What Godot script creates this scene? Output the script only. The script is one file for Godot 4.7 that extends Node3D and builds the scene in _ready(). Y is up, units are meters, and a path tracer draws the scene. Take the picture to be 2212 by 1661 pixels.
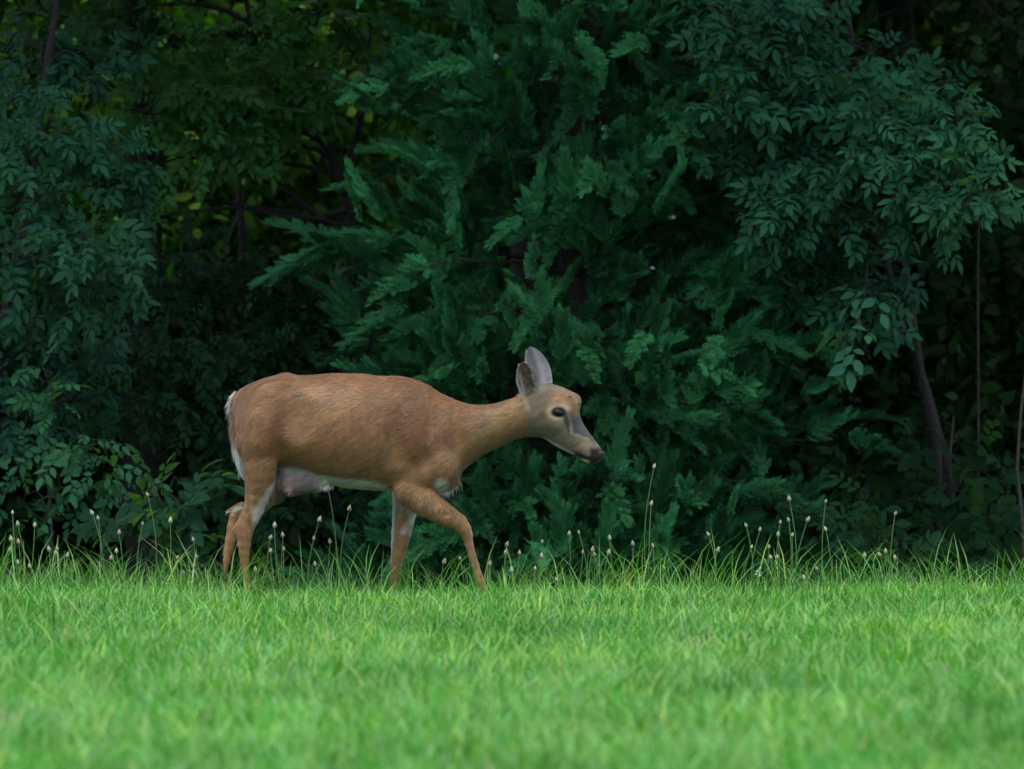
extends Node3D
# A doe walking along the edge of a lawn in front of a dark wood, seen through a long lens.
# Sizes: PX pixels of a 2212-wide copy of the photograph are one metre at the doe (z = 0); the camera stands DIST away.
const PX := 620.0
const DIST := 25.0
const EYE := 0.887
var rng := RandomNumberGenerator.new()
var noise := FastNoiseLite.new()
var taken := {}

# ---------------------------------------------------------------- naming
func numbered(n: String) -> String:
	if not taken.has(n):
		taken[n] = 0
		return n
	taken[n] += 1
	return "%s_%03d" % [n, taken[n]]

func tag(o: Node, label: String, category: String, group := "", kind := "") -> void:
	o.set_meta("label", label)
	o.set_meta("category", category)
	if group: o.set_meta("group", group)
	if kind: o.set_meta("kind", kind)

func thing(called: String, label: String, category: String, at: Vector3, group := "", kind := "") -> Node3D:
	var o := Node3D.new()
	o.name = numbered(called)
	add_child(o)
	o.position = at
	tag(o, label, category, group, kind)
	return o

func part(called: String, mesh: Mesh, mat: Material, parent: Node3D) -> MeshInstance3D:
	var o := MeshInstance3D.new()
	o.name = called
	o.mesh = mesh
	if mat: o.material_override = mat
	parent.add_child(o, true)
	return o

# a pixel of the photograph at depth z as a point of the place
func P(x: float, y: float, z: float) -> Vector3:
	var k := (DIST - z) / DIST / PX
	return Vector3((x - 1106.0) * k, EYE + (760.0 - y) * k, z)

func ground_y(x: float, z: float) -> float:
	var h := noise.get_noise_2d(x * 40.0, z * 40.0) * 0.03
	h -= 0.30 * smoothstep(-0.25, -2.4, z)
	return h

# ---------------------------------------------------------------- mesh gathering
class Shape:
	var v := PackedVector3Array()
	var n := PackedVector3Array()
	var c := PackedColorArray()
	var i := PackedInt32Array()
	func tri(a: int, b: int, d: int) -> void:
		i.push_back(a); i.push_back(b); i.push_back(d)
	func vert(p: Vector3, nn := Vector3.UP, col := Color.WHITE) -> int:
		v.push_back(p); n.push_back(nn); c.push_back(col)
		return v.size() - 1
	func smooth() -> void:      # normals from the faces (front faces run clockwise)
		n.fill(Vector3.ZERO)
		for k in range(0, i.size(), 3):
			var f := (v[i[k + 2]] - v[i[k]]).cross(v[i[k + 1]] - v[i[k]])
			n[i[k]] += f; n[i[k + 1]] += f; n[i[k + 2]] += f
		for k in n.size():
			n[k] = n[k].normalized() if n[k].length_squared() > 1e-20 else Vector3.UP
	func done(colors := false) -> ArrayMesh:
		var a := []
		a.resize(Mesh.ARRAY_MAX)
		a[Mesh.ARRAY_VERTEX] = v
		a[Mesh.ARRAY_NORMAL] = n
		if colors: a[Mesh.ARRAY_COLOR] = c
		a[Mesh.ARRAY_INDEX] = i
		var m := ArrayMesh.new()
		m.add_surface_from_arrays(Mesh.PRIMITIVE_TRIANGLES, a)
		return m

func tube(s: Shape, pts: Array, radii: Array, sides := 8, rough := 0.0, col := Color.WHITE) -> void:
	var first := s.v.size()
	var side := Vector3.RIGHT
	for k in pts.size():
		var t: Vector3 = (pts[mini(k + 1, pts.size() - 1)] - pts[maxi(k - 1, 0)]).normalized()
		if absf(t.dot(side)) > 0.95: side = Vector3.FORWARD
		side = (side - t * t.dot(side)).normalized()
		var up := t.cross(side)
		for j in sides:
			var a := TAU * j / sides
			var d := side * cos(a) + up * sin(a)
			var r: float = radii[k] * (1.0 + (rng.randf_range(-rough, rough) if rough > 0.0 else 0.0))
			s.vert(pts[k] + d * r, d, col)
	for k in pts.size() - 1:
		for j in sides:
			var a := first + k * sides + j
			var b := first + k * sides + (j + 1) % sides
			s.tri(a, a + sides, b)
			s.tri(b, a + sides, b + sides)
	var top := s.vert(pts[-1], (pts[-1] - pts[-2]).normalized(), col)
	var last := first + (pts.size() - 1) * sides
	for j in sides:
		s.tri(last + j, top, last + (j + 1) % sides)

# a curved run of points from a to b that sags or rises in the middle
func bow(a: Vector3, b: Vector3, lift: float, steps: int, wob := 0.0) -> Array:
	var out := []
	for k in steps + 1:
		var t := float(k) / steps
		var p := a.lerp(b, t) + Vector3.UP * lift * sin(PI * t)
		if wob > 0.0 and k > 0 and k < steps:
			p += Vector3(rng.randf_range(-wob, wob), rng.randf_range(-wob, wob), rng.randf_range(-wob, wob))
		out.push_back(p)
	return out

func taper(a: float, b: float, steps: int) -> Array:
	var out := []
	for k in steps + 1: out.push_back(lerpf(a, b, float(k) / steps))
	return out

# a pointed leaf with a folded midrib that droops towards its tip
func add_leaf(s: Shape, o: Vector3, dir: Vector3, nrm: Vector3, length: float, width: float, fold := 0.25, droop := 0.2, col := Color.WHITE) -> void:
	dir = dir.normalized()
	nrm = (nrm - dir * nrm.dot(dir)).normalized()
	var side := dir.cross(nrm)
	var along := [0.0, 0.22, 0.5, 0.78, 1.0]
	var wide := [0.0, 0.36, 0.5, 0.3, 0.0]
	var mids := []
	var ls := []
	var rs := []
	for k in 5:
		var t: float = along[k]
		var w: float = wide[k] * width
		var c := o + dir * length * t - nrm * length * droop * t * t
		var ln := (nrm - side * fold).normalized()
		mids.push_back(s.vert(c, nrm, col))
		ls.push_back(s.vert(c + side * w + nrm * w * fold, ln, col))
		rs.push_back(s.vert(c - side * w + nrm * w * fold, (nrm + side * fold).normalized(), col))
	for k in 4:
		s.tri(mids[k], ls[k + 1], ls[k]); s.tri(mids[k], mids[k + 1], ls[k + 1])
		s.tri(mids[k], rs[k + 1], mids[k + 1]); s.tri(mids[k], rs[k], rs[k + 1])

# a leaf of several leaflets on a stalk along +Y, its face towards +Z
func compound_leaf(pairs: int, length: float, leaflet: float, width: float) -> ArrayMesh:
	var s := Shape.new()
	var pts := []
	for k in 5:
		var t := k / 4.0
		pts.push_back(Vector3(0, length * t, -length * 0.22 * t * t))
	tube(s, pts, taper(0.0016, 0.0008, 4), 4)
	for k in pairs:
		var t := 0.3 + 0.6 * k / maxf(pairs - 1, 1)
		var o := Vector3(0, length * t, -length * 0.22 * t * t)
		for d in [-1.0, 1.0]:
			var dirn := Vector3(d * 0.9, 0.55 + rng.randf_range(-0.15, 0.15), rng.randf_range(-0.35, 0.1))
			add_leaf(s, o, dirn, Vector3(rng.randf_range(-0.3, 0.3), rng.randf_range(-0.2, 0.3), 1), leaflet * rng.randf_range(0.85, 1.1), width * rng.randf_range(0.85, 1.15), 0.22, 0.25)
	add_leaf(s, pts[-1], Vector3(rng.randf_range(-0.2, 0.2), 1, -0.4), Vector3(0, 0.3, 1), leaflet * 1.15, width * 1.1, 0.22, 0.3)
	return s.done()

# a short twig with simple leaves to either side, along +Y
func leaf_twig(count: int, length: float, leaf: float, width: float, spread := 0.8) -> ArrayMesh:
	var s := Shape.new()
	tube(s, [Vector3.ZERO, Vector3(0, length * 0.5, 0.01), Vector3(0, length, -length * 0.15)], [0.002, 0.0015, 0.0008], 4)
	for k in count:
		var t := 0.12 + 0.88 * k / maxf(count - 1, 1)
		var d := -1.0 if k % 2 else 1.0
		var dirn := Vector3(d * spread, 0.6 + rng.randf_range(-0.3, 0.3), rng.randf_range(-0.5, 0.3))
		if k == count - 1: dirn = Vector3(rng.randf_range(-0.3, 0.3), 1, -0.3)
		add_leaf(s, Vector3(0, length * t, -length * 0.15 * t * t), dirn, Vector3(rng.randf_range(-0.4, 0.4), rng.randf_range(-0.3, 0.5), 1), leaf * rng.randf_range(0.75, 1.15), width * rng.randf_range(0.8, 1.15), 0.2, 0.25)
	return s.done()

# a ball of loose leaves on a few twigs
func leaf_ball(count: int, radius: float, leaf: float, width: float) -> ArrayMesh:
	var s := Shape.new()
	for k in 5:
		var d := Vector3(rng.randf_range(-1, 1), rng.randf_range(-0.6, 1), rng.randf_range(-1, 1)).normalized()
		tube(s, [Vector3.ZERO, d * radius * 0.5 + Vector3(0, 0.02, 0), d * radius], [0.004, 0.003, 0.001], 3)
	for k in count:
		var p := Vector3(rng.randfn(), rng.randfn(), rng.randfn()).normalized() * radius * pow(rng.randf(), 0.45)
		add_leaf(s, p, p.normalized() * 0.7 + Vector3(rng.randf_range(-1, 1), rng.randf_range(-1.0, 0.4), rng.randf_range(-1, 1)), Vector3(rng.randf_range(-0.7, 0.7), 1, rng.randf_range(-0.7, 0.9)), leaf * rng.randf_range(0.7, 1.2), width * rng.randf_range(0.7, 1.2), 0.2, 0.25)
	return s.done()

# one flat feathery spray of a cedar, along +Y, face towards +Z
func cedar_spray(length: float, wide: float) -> ArrayMesh:
	var s := Shape.new()
	var steps := 7
	for k in steps:
		var t := (k + 0.5) / steps
		var base := Vector3(sin(t * 2.0) * 0.004, length * t, -length * 0.12 * t * t)
		var reach := wide * (0.45 + 0.55 * sin(PI * pow(t, 0.7))) * (1.0 - 0.45 * t)
		for d in [-1.0, 1.0]:
			var r := reach * rng.randf_range(0.65, 1.15)
			var dirn := Vector3(d * 0.62, 0.78, rng.randf_range(-0.4, 0.3)).normalized()
			diamond(s, base, dirn, r, 0.0044)
			for e in [-1.0, 1.0]:
				var td: Vector3 = (dirn + Vector3(-dirn.y, dirn.x, 0) * e * 0.6 + Vector3(0, 0, rng.randf_range(-0.5, 0.5))).normalized()
				diamond(s, base + dirn * r * 0.4, td, r * 0.55, 0.0042)
	diamond(s, Vector3.ZERO, Vector3(0.02, 1, -0.08), length * 1.05, 0.0045)
	return s.done()

func diamond(s: Shape, o: Vector3, dir: Vector3, length: float, width: float) -> void:
	var nrm := Vector3(rng.randf_range(-0.35, 0.35), rng.randf_range(-0.35, 0.35), 1).normalized()
	var side := dir.cross(nrm).normalized() * width * 0.5
	nrm = side.cross(dir).normalized()
	var a := s.vert(o, nrm)
	var b := s.vert(o + dir * length * 0.55 + side, nrm)
	var c := s.vert(o + dir * length, nrm)
	var d := s.vert(o + dir * length * 0.55 - side, nrm)
	s.tri(a, c, b); s.tri(a, d, c)

# ---------------------------------------------------------------- materials
func leafy(color: Color, rough := 0.5, through := 0.6, tinted := true, spec := 0.4) -> StandardMaterial3D:
	var m := StandardMaterial3D.new()
	m.albedo_color = color.linear_to_srgb()
	m.roughness = rough
	m.metallic_specular = spec
	m.vertex_color_use_as_albedo = tinted
	m.cull_mode = BaseMaterial3D.CULL_DISABLED
	if through > 0.0:
		m.backlight_enabled = true
		m.backlight = Color(through * 0.62, through, through * 0.32)
	return m

func noise_map(freq: float, octaves: int, a: Color, b: Color, seed_ := 3) -> NoiseTexture2D:
	var n := FastNoiseLite.new()
	n.seed = seed_
	n.frequency = freq
	n.fractal_octaves = octaves
	var g := Gradient.new()
	g.set_color(0, a); g.set_color(1, b)
	var t := NoiseTexture2D.new()
	t.width = 512; t.height = 512
	t.seamless = true
	t.noise = n
	t.color_ramp = g
	return t

func bark(a: Color, b: Color, seed_: int) -> StandardMaterial3D:
	var m := StandardMaterial3D.new()
	m.roughness = 0.95
	m.albedo_texture = noise_map(0.03, 5, a.linear_to_srgb(), b.linear_to_srgb(), seed_)
	m.heightmap_enabled = true
	m.heightmap_texture = noise_map(0.035, 4, Color.BLACK, Color.WHITE, seed_ + 7)
	m.heightmap_scale = 1.5
	m.uv1_triplanar = true
	m.uv1_world_triplanar = true
	m.uv1_scale = Vector3(5, 1.4, 5)
	return m

# many copies of one mesh as one part (or one thing) that nobody could count
func scatter(called: String, mesh: Mesh, mat: Material, places: Array, tints: Array, parent: Node3D) -> MultiMeshInstance3D:
	var mm := MultiMesh.new()
	mm.transform_format = MultiMesh.TRANSFORM_3D
	mm.use_colors = true
	mm.mesh = mesh
	mm.instance_count = places.size()
	for k in places.size():
		mm.set_instance_transform(k, places[k])
		mm.set_instance_color(k, tints[k])
	var o := MultiMeshInstance3D.new()
	o.name = called
	o.multimesh = mm
	o.material_override = mat
	o.set_meta("kind", "stuff")
	parent.add_child(o, true)
	return o

# a basis whose +Y runs along dir and whose +Z faces nrm
func facing(dir: Vector3, nrm: Vector3, size: float) -> Basis:
	var y := dir.normalized()
	var z := nrm - y * nrm.dot(y)
	if z.length() < 1e-3: z = Vector3.RIGHT - y * y.x
	z = z.normalized()
	return Basis(y.cross(z), y, z).scaled(Vector3.ONE * size)

func rnd(s: float) -> Vector3:
	return Vector3(rng.randf_range(-s, s), rng.randf_range(-s, s), rng.randf_range(-s, s))

# leaves of a plant: the nearest ones to the camera as parts of their own, the others as one part
func leaves(root: Node3D, called: String, stuff_called: String, meshes: Array, base: Color, vary: float, mats: Dictionary, places: Array, singles: int) -> void:
	for k in places.size():
		if places[k] is Transform3D: places[k] = [places[k], 1.0]
	places.sort_custom(func(a, b): return a[0].origin.z > b[0].origin.z)
	var sets := []
	var tints := []
	for k in meshes.size():
		sets.push_back([]); tints.push_back([])
	for k in places.size():
		var t: Transform3D = places[k][0]
		t.origin -= root.position
		var v := k % meshes.size()
		if k < singles:
			var m := part(called, meshes[v], mats.tones[(k * 7 + k / 5) % mats.tones.size()], root)
			m.transform = t
		else:
			sets[v].push_back(t)
			var f: float = rng.randf_range(1.0 - vary, 1.0 + vary) * places[k][1]
			tints[v].push_back(Color(base.r * f * rng.randf_range(0.85, 1.25), base.g * f, base.b * f * rng.randf_range(0.85, 1.15)))
	for k in meshes.size():
		if sets[k].size():
			scatter(stuff_called, meshes[k], mats.many, sets[k], tints[k], root)

func tones(base: Color, vary: float, rough: float, through: float, spec := 0.28) -> Dictionary:
	var out := {"many": leafy(Color.WHITE, rough, through, true, spec), "tones": []}
	for k in 6:
		var f := 1.0 + vary * (k - 2.5) / 2.5
		out.tones.push_back(leafy(Color(base.r * f * (1.0 + 0.12 * sin(k * 2.3)), base.g * f, base.b * f * (1.0 + 0.1 * cos(k * 3.1))), rough, through, false, spec))
	return out

# ---------------------------------------------------------------- woody plants
# clumps: [x px, y px, half width px, half height px, depth z, number of leaves]
func leafy_plant(called: String, label: String, category: String, group: String, foot: Vector3, stem: Array, stem_r: Array, clumps: Array, meshes: Array, base: Color, vary: float, mats: Dictionary, wood: Material, size: float, singles: int, limb_r := 0.012, deep := 0.7, leaf_called := "leaf") -> Node3D:
	var root := thing(called, label, category, foot, group)
	var s := Shape.new()
	var local := []
	for p in stem: local.push_back(p - foot)
	tube(s, local, stem_r, 9, 0.07)
	part("trunk" if stem_r[0] > 0.03 else "stem", s.done(), wood, root)
	var places := []
	for c in clumps:
		var mid := P(c[0], c[1], c[4])
		var k: float = (DIST - c[4]) / DIST / PX
		var rx: float = c[2] * k
		var ry: float = c[3] * k
		var rz := maxf(rx, ry) * deep
		var from: Vector3 = stem[0]
		for j in range(stem.size() - 1):       # the limb leaves the stem below the clump
			for u in 5:
				var q: Vector3 = stem[j].lerp(stem[j + 1], u / 4.0)
				if q.distance_to(mid) + maxf(0.0, q.y - mid.y) * 1.5 < from.distance_to(mid) + maxf(0.0, from.y - mid.y) * 1.5: from = q
		var limb := Shape.new()
		tube(limb, bow(from - foot, mid - foot, 0.06, 6, 0.02), taper(limb_r, limb_r * 0.35, 6), 6, 0.06)
		for j in 6:
			var e := mid + Vector3(rng.randf_range(-rx, rx), rng.randf_range(-ry, ry), rng.randf_range(-rz, rz)) * 0.8
			tube(limb, bow(mid - foot, e - foot, 0.02, 3, 0.008), taper(limb_r * 0.35, limb_r * 0.12, 3), 4)
		part("branch", limb.done(), wood, root)
		for j in int(c[5] * (1.4 if size > 0.79 and size < 1.05 and leaf_called == "leaf" else 1.0)):
			var d := Vector3(rng.randfn(), rng.randfn(), rng.randfn()).normalized() * pow(rng.randf(), 0.4)
			var at := mid + Vector3(d.x * rx, d.y * ry, d.z * rz)
			var dirn := Vector3(d.x, d.y * 0.5 - 0.25, d.z * 0.8 + 0.25) + rnd(0.7)
			var nrm := Vector3(0, 0.85, 0.6) + rnd(0.75)
			places.push_back(Transform3D(facing(dirn, nrm, size * rng.randf_range(0.6, 1.25)), at))
	leaves(root, leaf_called, "leaves", meshes, base, vary, mats, places, singles)
	return root

func wood_tree(label: String, foot: Vector3, height: float, crown: Vector3, low: float, girth: float, meshes: Array, base: Color, mats: Dictionary, wood: Material, count: int, lean := Vector3.ZERO, reach := 0.0) -> void:
	var root := thing("forest_tree", label, "tree", foot, "trees standing in the dark wood")
	var s := Shape.new()
	var top := Vector3(0, height * 0.85, 0) + lean
	var pts := bow(Vector3(0, -0.1, 0), top, 0.0, 8, girth * 0.5)
	tube(s, pts, taper(girth, girth * 0.25, 8), 10, 0.06)
	part("trunk", s.done(), wood, root)
	var mid := Vector3(lean.x, low + crown.y, lean.z + reach)
	for k in 9:
		var b := Shape.new()
		var a := TAU * k / 9.0 + rng.randf_range(-0.3, 0.3)
		var y := lerpf(low * 0.8, height * 0.7, rng.randf())
		var e := mid + Vector3(cos(a) * crown.x, rng.randf_range(-0.7, 0.7) * crown.y, sin(a) * crown.z) * 0.75
		var from := Vector3(0, y, 0) + lean * (y / maxf(top.y, 0.1))
		tube(b, bow(from, e, 0.15, 6, 0.06), taper(girth * 0.38, girth * 0.08, 6), 6, 0.06)
		part("branch", b.done(), wood, root)
	var places := []
	for k in count:
		var d := Vector3(rng.randfn(), rng.randfn(), rng.randfn()).normalized() * pow(rng.randf(), 0.38)
		var at := foot + mid + Vector3(d.x * crown.x, d.y * crown.y, d.z * crown.z)
		if at.y < foot.y + 0.25: continue
		places.push_back(Transform3D(Basis.from_euler(rnd(PI)).scaled(Vector3.ONE * rng.randf_range(0.75, 1.3)), at))
	leaves(root, "leaf", "crown", meshes, base, 0.3, mats, places, 0)

# ---------------------------------------------------------------- the doe: a field on a grid, meshed by surface nets
const CELL := 0.005
var nx := 0
var ny := 0
var nz := 0
var org := Vector3.ZERO
var field := PackedFloat32Array()

func D(x: float, y: float, z := 0.0) -> Vector3:      # photograph pixel at the doe
	return Vector3((x - 1106.0) / PX, (1310.0 - y) / PX, z)

func C(cx: float, cy: float, z := 0.0) -> Vector3:    # pixel of an enlarged detail of the body
	return D(440.6 + 0.3647 * cx, 716.0 + 0.3647 * cy, z)

func HL(x: float, y: float, z := 0.0) -> Vector3:      # pixel of an enlarged detail of the hind legs
	return D(440.6 + 0.18238 * x, 991.4 + 0.18238 * y, z)

func FL(x: float, y: float, z := 0.0) -> Vector3:      # and of the fore legs
	return D(798.7 + 0.18238 * x, 991.4 + 0.18238 * y, z)

func limb_chain(fore: bool, rows: Array) -> void:       # rows: [x, y, half width, z]
	var list := []
	for r in rows:
		var slim: float = r[2] * 0.18238 / PX - 0.0026
		list.push_back([FL(r[0], r[1], r[3]) if fore else HL(r[0], r[1], r[3]), slim])
	chain(list, 0.006, 0.8)

func Hd(cx: float, cy: float, z := 0.0) -> Vector3:    # pixel of an enlarged detail of the head
	return D(1046.5 + 0.1989 * cx, 716.0 + 0.1989 * cy, z)

func blend_in(at: int, d: float, k: float) -> void:
	var f := field[at]
	var h := k - absf(f - d)
	field[at] = minf(f, d) - (h * h / (4.0 * k) if h > 0.0 else 0.0)

func cone(a: Vector3, ra: float, b: Vector3, rb: float, k := 0.02, flat := 0.8) -> void:
	var r := maxf(ra, rb) + k + CELL * 2.0
	var lo := ((a.min(b) - Vector3.ONE * r - org) / CELL).floor().clamp(Vector3.ZERO, Vector3(nx - 1, ny - 1, nz - 1))
	var hi := ((a.max(b) + Vector3.ONE * r - org) / CELL).ceil().clamp(Vector3.ZERO, Vector3(nx - 1, ny - 1, nz - 1))
	var ab := b - a
	ab.z /= flat
	var ll := maxf(ab.length_squared(), 1e-9)
	for ix in range(int(lo.x), int(hi.x) + 1):
		for iy in range(int(lo.y), int(hi.y) + 1):
			var row := (ix * ny + iy) * nz
			var px := org.x + ix * CELL - a.x
			var py := org.y + iy * CELL - a.y
			var base := px * ab.x + py * ab.y
			for iz in range(int(lo.z), int(hi.z) + 1):
				var pz := (org.z + iz * CELL - a.z) / flat
				var h := clampf((base + pz * ab.z) / ll, 0.0, 1.0)
				var ex := px - ab.x * h
				var ey := py - ab.y * h
				var ez := pz - ab.z * h
				var d := sqrt(ex * ex + ey * ey + ez * ez) - lerpf(ra, rb, h)
				var at := row + iz
				var f := field[at]
				var g := k - absf(f - d)
				field[at] = minf(f, d) - (g * g / (4.0 * k) if g > 0.0 else 0.0)

func chain(list: Array, k := 0.02, flat := 0.8) -> void:    # [point, radius], joined in turn
	for j in list.size() - 1:
		cone(list[j][0], list[j][1], list[j + 1][0], list[j + 1][1], k, flat)

func look(tab: Array, t: float, col: int) -> float:    # smooth value between the rows of a table
	if t <= tab[0][0]: return tab[0][col]
	for k in tab.size() - 1:
		if t <= tab[k + 1][0]:
			var a: Array = tab[maxi(k - 1, 0)]
			var b: Array = tab[k]
			var c: Array = tab[k + 1]
			var d: Array = tab[mini(k + 2, tab.size() - 1)]
			var u: float = (t - b[0]) / maxf(c[0] - b[0], 1e-6)
			var h: float = c[0] - b[0]
			var m0: float = (c[col] - a[col]) / maxf(c[0] - a[0], 1e-6) * h
			var m1: float = (d[col] - b[col]) / maxf(d[0] - b[0], 1e-6) * h
			var u2 := u * u
			var u3 := u2 * u
			return (2 * u3 - 3 * u2 + 1) * b[col] + (u3 - 2 * u2 + u) * m0 + (-2 * u3 + 3 * u2) * c[col] + (u3 - u2) * m1
	return tab[-1][col]

# a body of slices along an axis in the plane of the spine; table rows: [t, top, bottom, half width]
func loft(o: Vector3, ax: Vector3, tab: Array, k: float) -> void:
	var up := Vector3(-ax.y, ax.x, 0)
	var t0: float = tab[0][0]
	var t1: float = tab[-1][0]
	var steps := 600
	var tops := PackedFloat32Array()
	var bots := PackedFloat32Array()
	var hws := PackedFloat32Array()
	for j in steps + 1:
		var t := lerpf(t0, t1, float(j) / steps)
		tops.push_back(look(tab, t, 1)); bots.push_back(look(tab, t, 2)); hws.push_back(maxf(look(tab, t, 3), 0.002))
	var lo := Vector3.INF
	var hi := -Vector3.INF
	for row in tab:
		for j in [1, 2]:
			var p: Vector3 = o + ax * row[0] + up * row[j]
			lo = lo.min(p - Vector3(0.02, 0.02, row[3] + 0.03)); hi = hi.max(p + Vector3(0.02, 0.02, row[3] + 0.03))
	lo = ((lo - org) / CELL).floor().clamp(Vector3.ZERO, Vector3(nx - 1, ny - 1, nz - 1))
	hi = ((hi - org) / CELL).ceil().clamp(Vector3.ZERO, Vector3(nx - 1, ny - 1, nz - 1))
	for ix in range(int(lo.x), int(hi.x) + 1):
		for iy in range(int(lo.y), int(hi.y) + 1):
			var p := org + Vector3(ix, iy, 0) * CELL - o
			var t := p.x * ax.x + p.y * ax.y
			var beyond := maxf(t0 - t, t - t1)
			if beyond > 0.02: continue
			var j := int(clampf((t - t0) / (t1 - t0), 0.0, 1.0) * steps)
			var u := p.x * up.x + p.y * up.y
			var cu := lerpf(bots[j], tops[j], 0.5)
			var half := maxf((tops[j] - bots[j]) * 0.5, 0.002)
			var y := u - cu
			var ey := y / half
			if absf(ey) > 2.5 and absf(y) > half + 0.05: continue
			var hw := hws[j]
			var row := (ix * ny + iy) * nz
			for iz in range(int(lo.z), int(hi.z) + 1):
				var z := org.z + iz * CELL
				var ez := z / hw
				var q := sqrt(ey * ey + ez * ez)
				var d := -0.06
				if q > 0.35: d = sqrt(y * y + z * z) * (1.0 - 1.0 / q)
				d = maxf(d, beyond)
				var at := row + iz
				var f := field[at]
				var g := k - absf(f - d)
				field[at] = minf(f, d) - (g * g / (4.0 * k) if g > 0.0 else 0.0)

func dent(c: Vector3, r: Vector3, depth: float) -> void:     # presses the surface in (or out) softly
	var lo := ((c - r - org) / CELL).floor().clamp(Vector3.ZERO, Vector3(nx - 1, ny - 1, nz - 1))
	var hi := ((c + r - org) / CELL).ceil().clamp(Vector3.ZERO, Vector3(nx - 1, ny - 1, nz - 1))
	for ix in range(int(lo.x), int(hi.x) + 1):
		for iy in range(int(lo.y), int(hi.y) + 1):
			for iz in range(int(lo.z), int(hi.z) + 1):
				var p := (org + Vector3(ix, iy, iz) * CELL - c) / r
				var q := p.length_squared()
				if q < 1.0:
					field[(ix * ny + iy) * nz + iz] += depth * (1.0 - q) * (1.0 - q)

func surface() -> Shape:
	var s := Shape.new()
	var ids := PackedInt32Array()
	ids.resize(nx * ny * nz)
	ids.fill(-1)
	var corner := PackedInt32Array([0, 1, nz, nz + 1, ny * nz, ny * nz + 1, ny * nz + nz, ny * nz + nz + 1])
	var pos := [Vector3(0, 0, 0), Vector3(0, 0, 1), Vector3(0, 1, 0), Vector3(0, 1, 1), Vector3(1, 0, 0), Vector3(1, 0, 1), Vector3(1, 1, 0), Vector3(1, 1, 1)]
	var edges := [[0, 1], [2, 3], [4, 5], [6, 7], [0, 2], [1, 3], [4, 6], [5, 7], [0, 4], [1, 5], [2, 6], [3, 7]]
	var live := PackedInt32Array()
	for ix in nx - 1:
		for iy in ny - 1:
			var row := (ix * ny + iy) * nz
			for iz in nz - 1:
				var at := row + iz
				var a := field[at]
				if a > 0.02 or a < -0.02: continue
				var inside := 0
				for j in 8:
					if field[at + corner[j]] < 0.0: inside += 1
				if inside == 0 or inside == 8: continue
				var sum := Vector3.ZERO
				var cnt := 0
				for e in edges:
					var fa := field[at + corner[e[0]]]
					var fb := field[at + corner[e[1]]]
					if (fa < 0.0) != (fb < 0.0):
						sum += pos[e[0]].lerp(pos[e[1]], fa / (fa - fb))
						cnt += 1
				ids[at] = s.vert(org + (Vector3(ix, iy, iz) + sum / cnt) * CELL)
				live.push_back(at)
	var steps := [ny * nz, nz, 1]
	for at in live:
		for ax in 3:
			var a := field[at]
			var b := field[at + steps[ax]]
			if (a < 0.0) == (b < 0.0): continue
			var u: int = steps[(ax + 1) % 3]
			var v: int = steps[(ax + 2) % 3]
			if at - u - v < 0: continue
			var q := [ids[at], ids[at - u], ids[at - u - v], ids[at - v]]
			if q.min() < 0: continue
			if a < 0.0:
				s.tri(q[0], q[2], q[1]); s.tri(q[0], q[3], q[2])
			else:
				s.tri(q[0], q[1], q[2]); s.tri(q[0], q[2], q[3])
	# one pass of smoothing
	var sum := PackedVector3Array()
	sum.resize(s.v.size())
	var num := PackedInt32Array()
	num.resize(s.v.size())
	for k in range(0, s.i.size(), 3):
		for j in 3:
			var a := s.i[k + j]
			var b := s.i[k + (j + 1) % 3]
			sum[a] += s.v[b]; num[a] += 1
	for k in s.v.size():
		if num[k]: s.v[k] = s.v[k].lerp(sum[k] / num[k], 0.5)
	s.smooth()
	return s

func near_line(p: Vector2, a: Vector2, b: Vector2) -> float:
	var ab := b - a
	return p.distance_to(a + ab * clampf((p - a).dot(ab) / ab.length_squared(), 0.0, 1.0))

func spot(p: Vector2, c: Vector2, r: Vector2, soft := 0.4) -> float:
	var q := ((p - c) / r).length()
	return 1.0 - smoothstep(1.0 - soft, 1.0 + soft, q)

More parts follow.
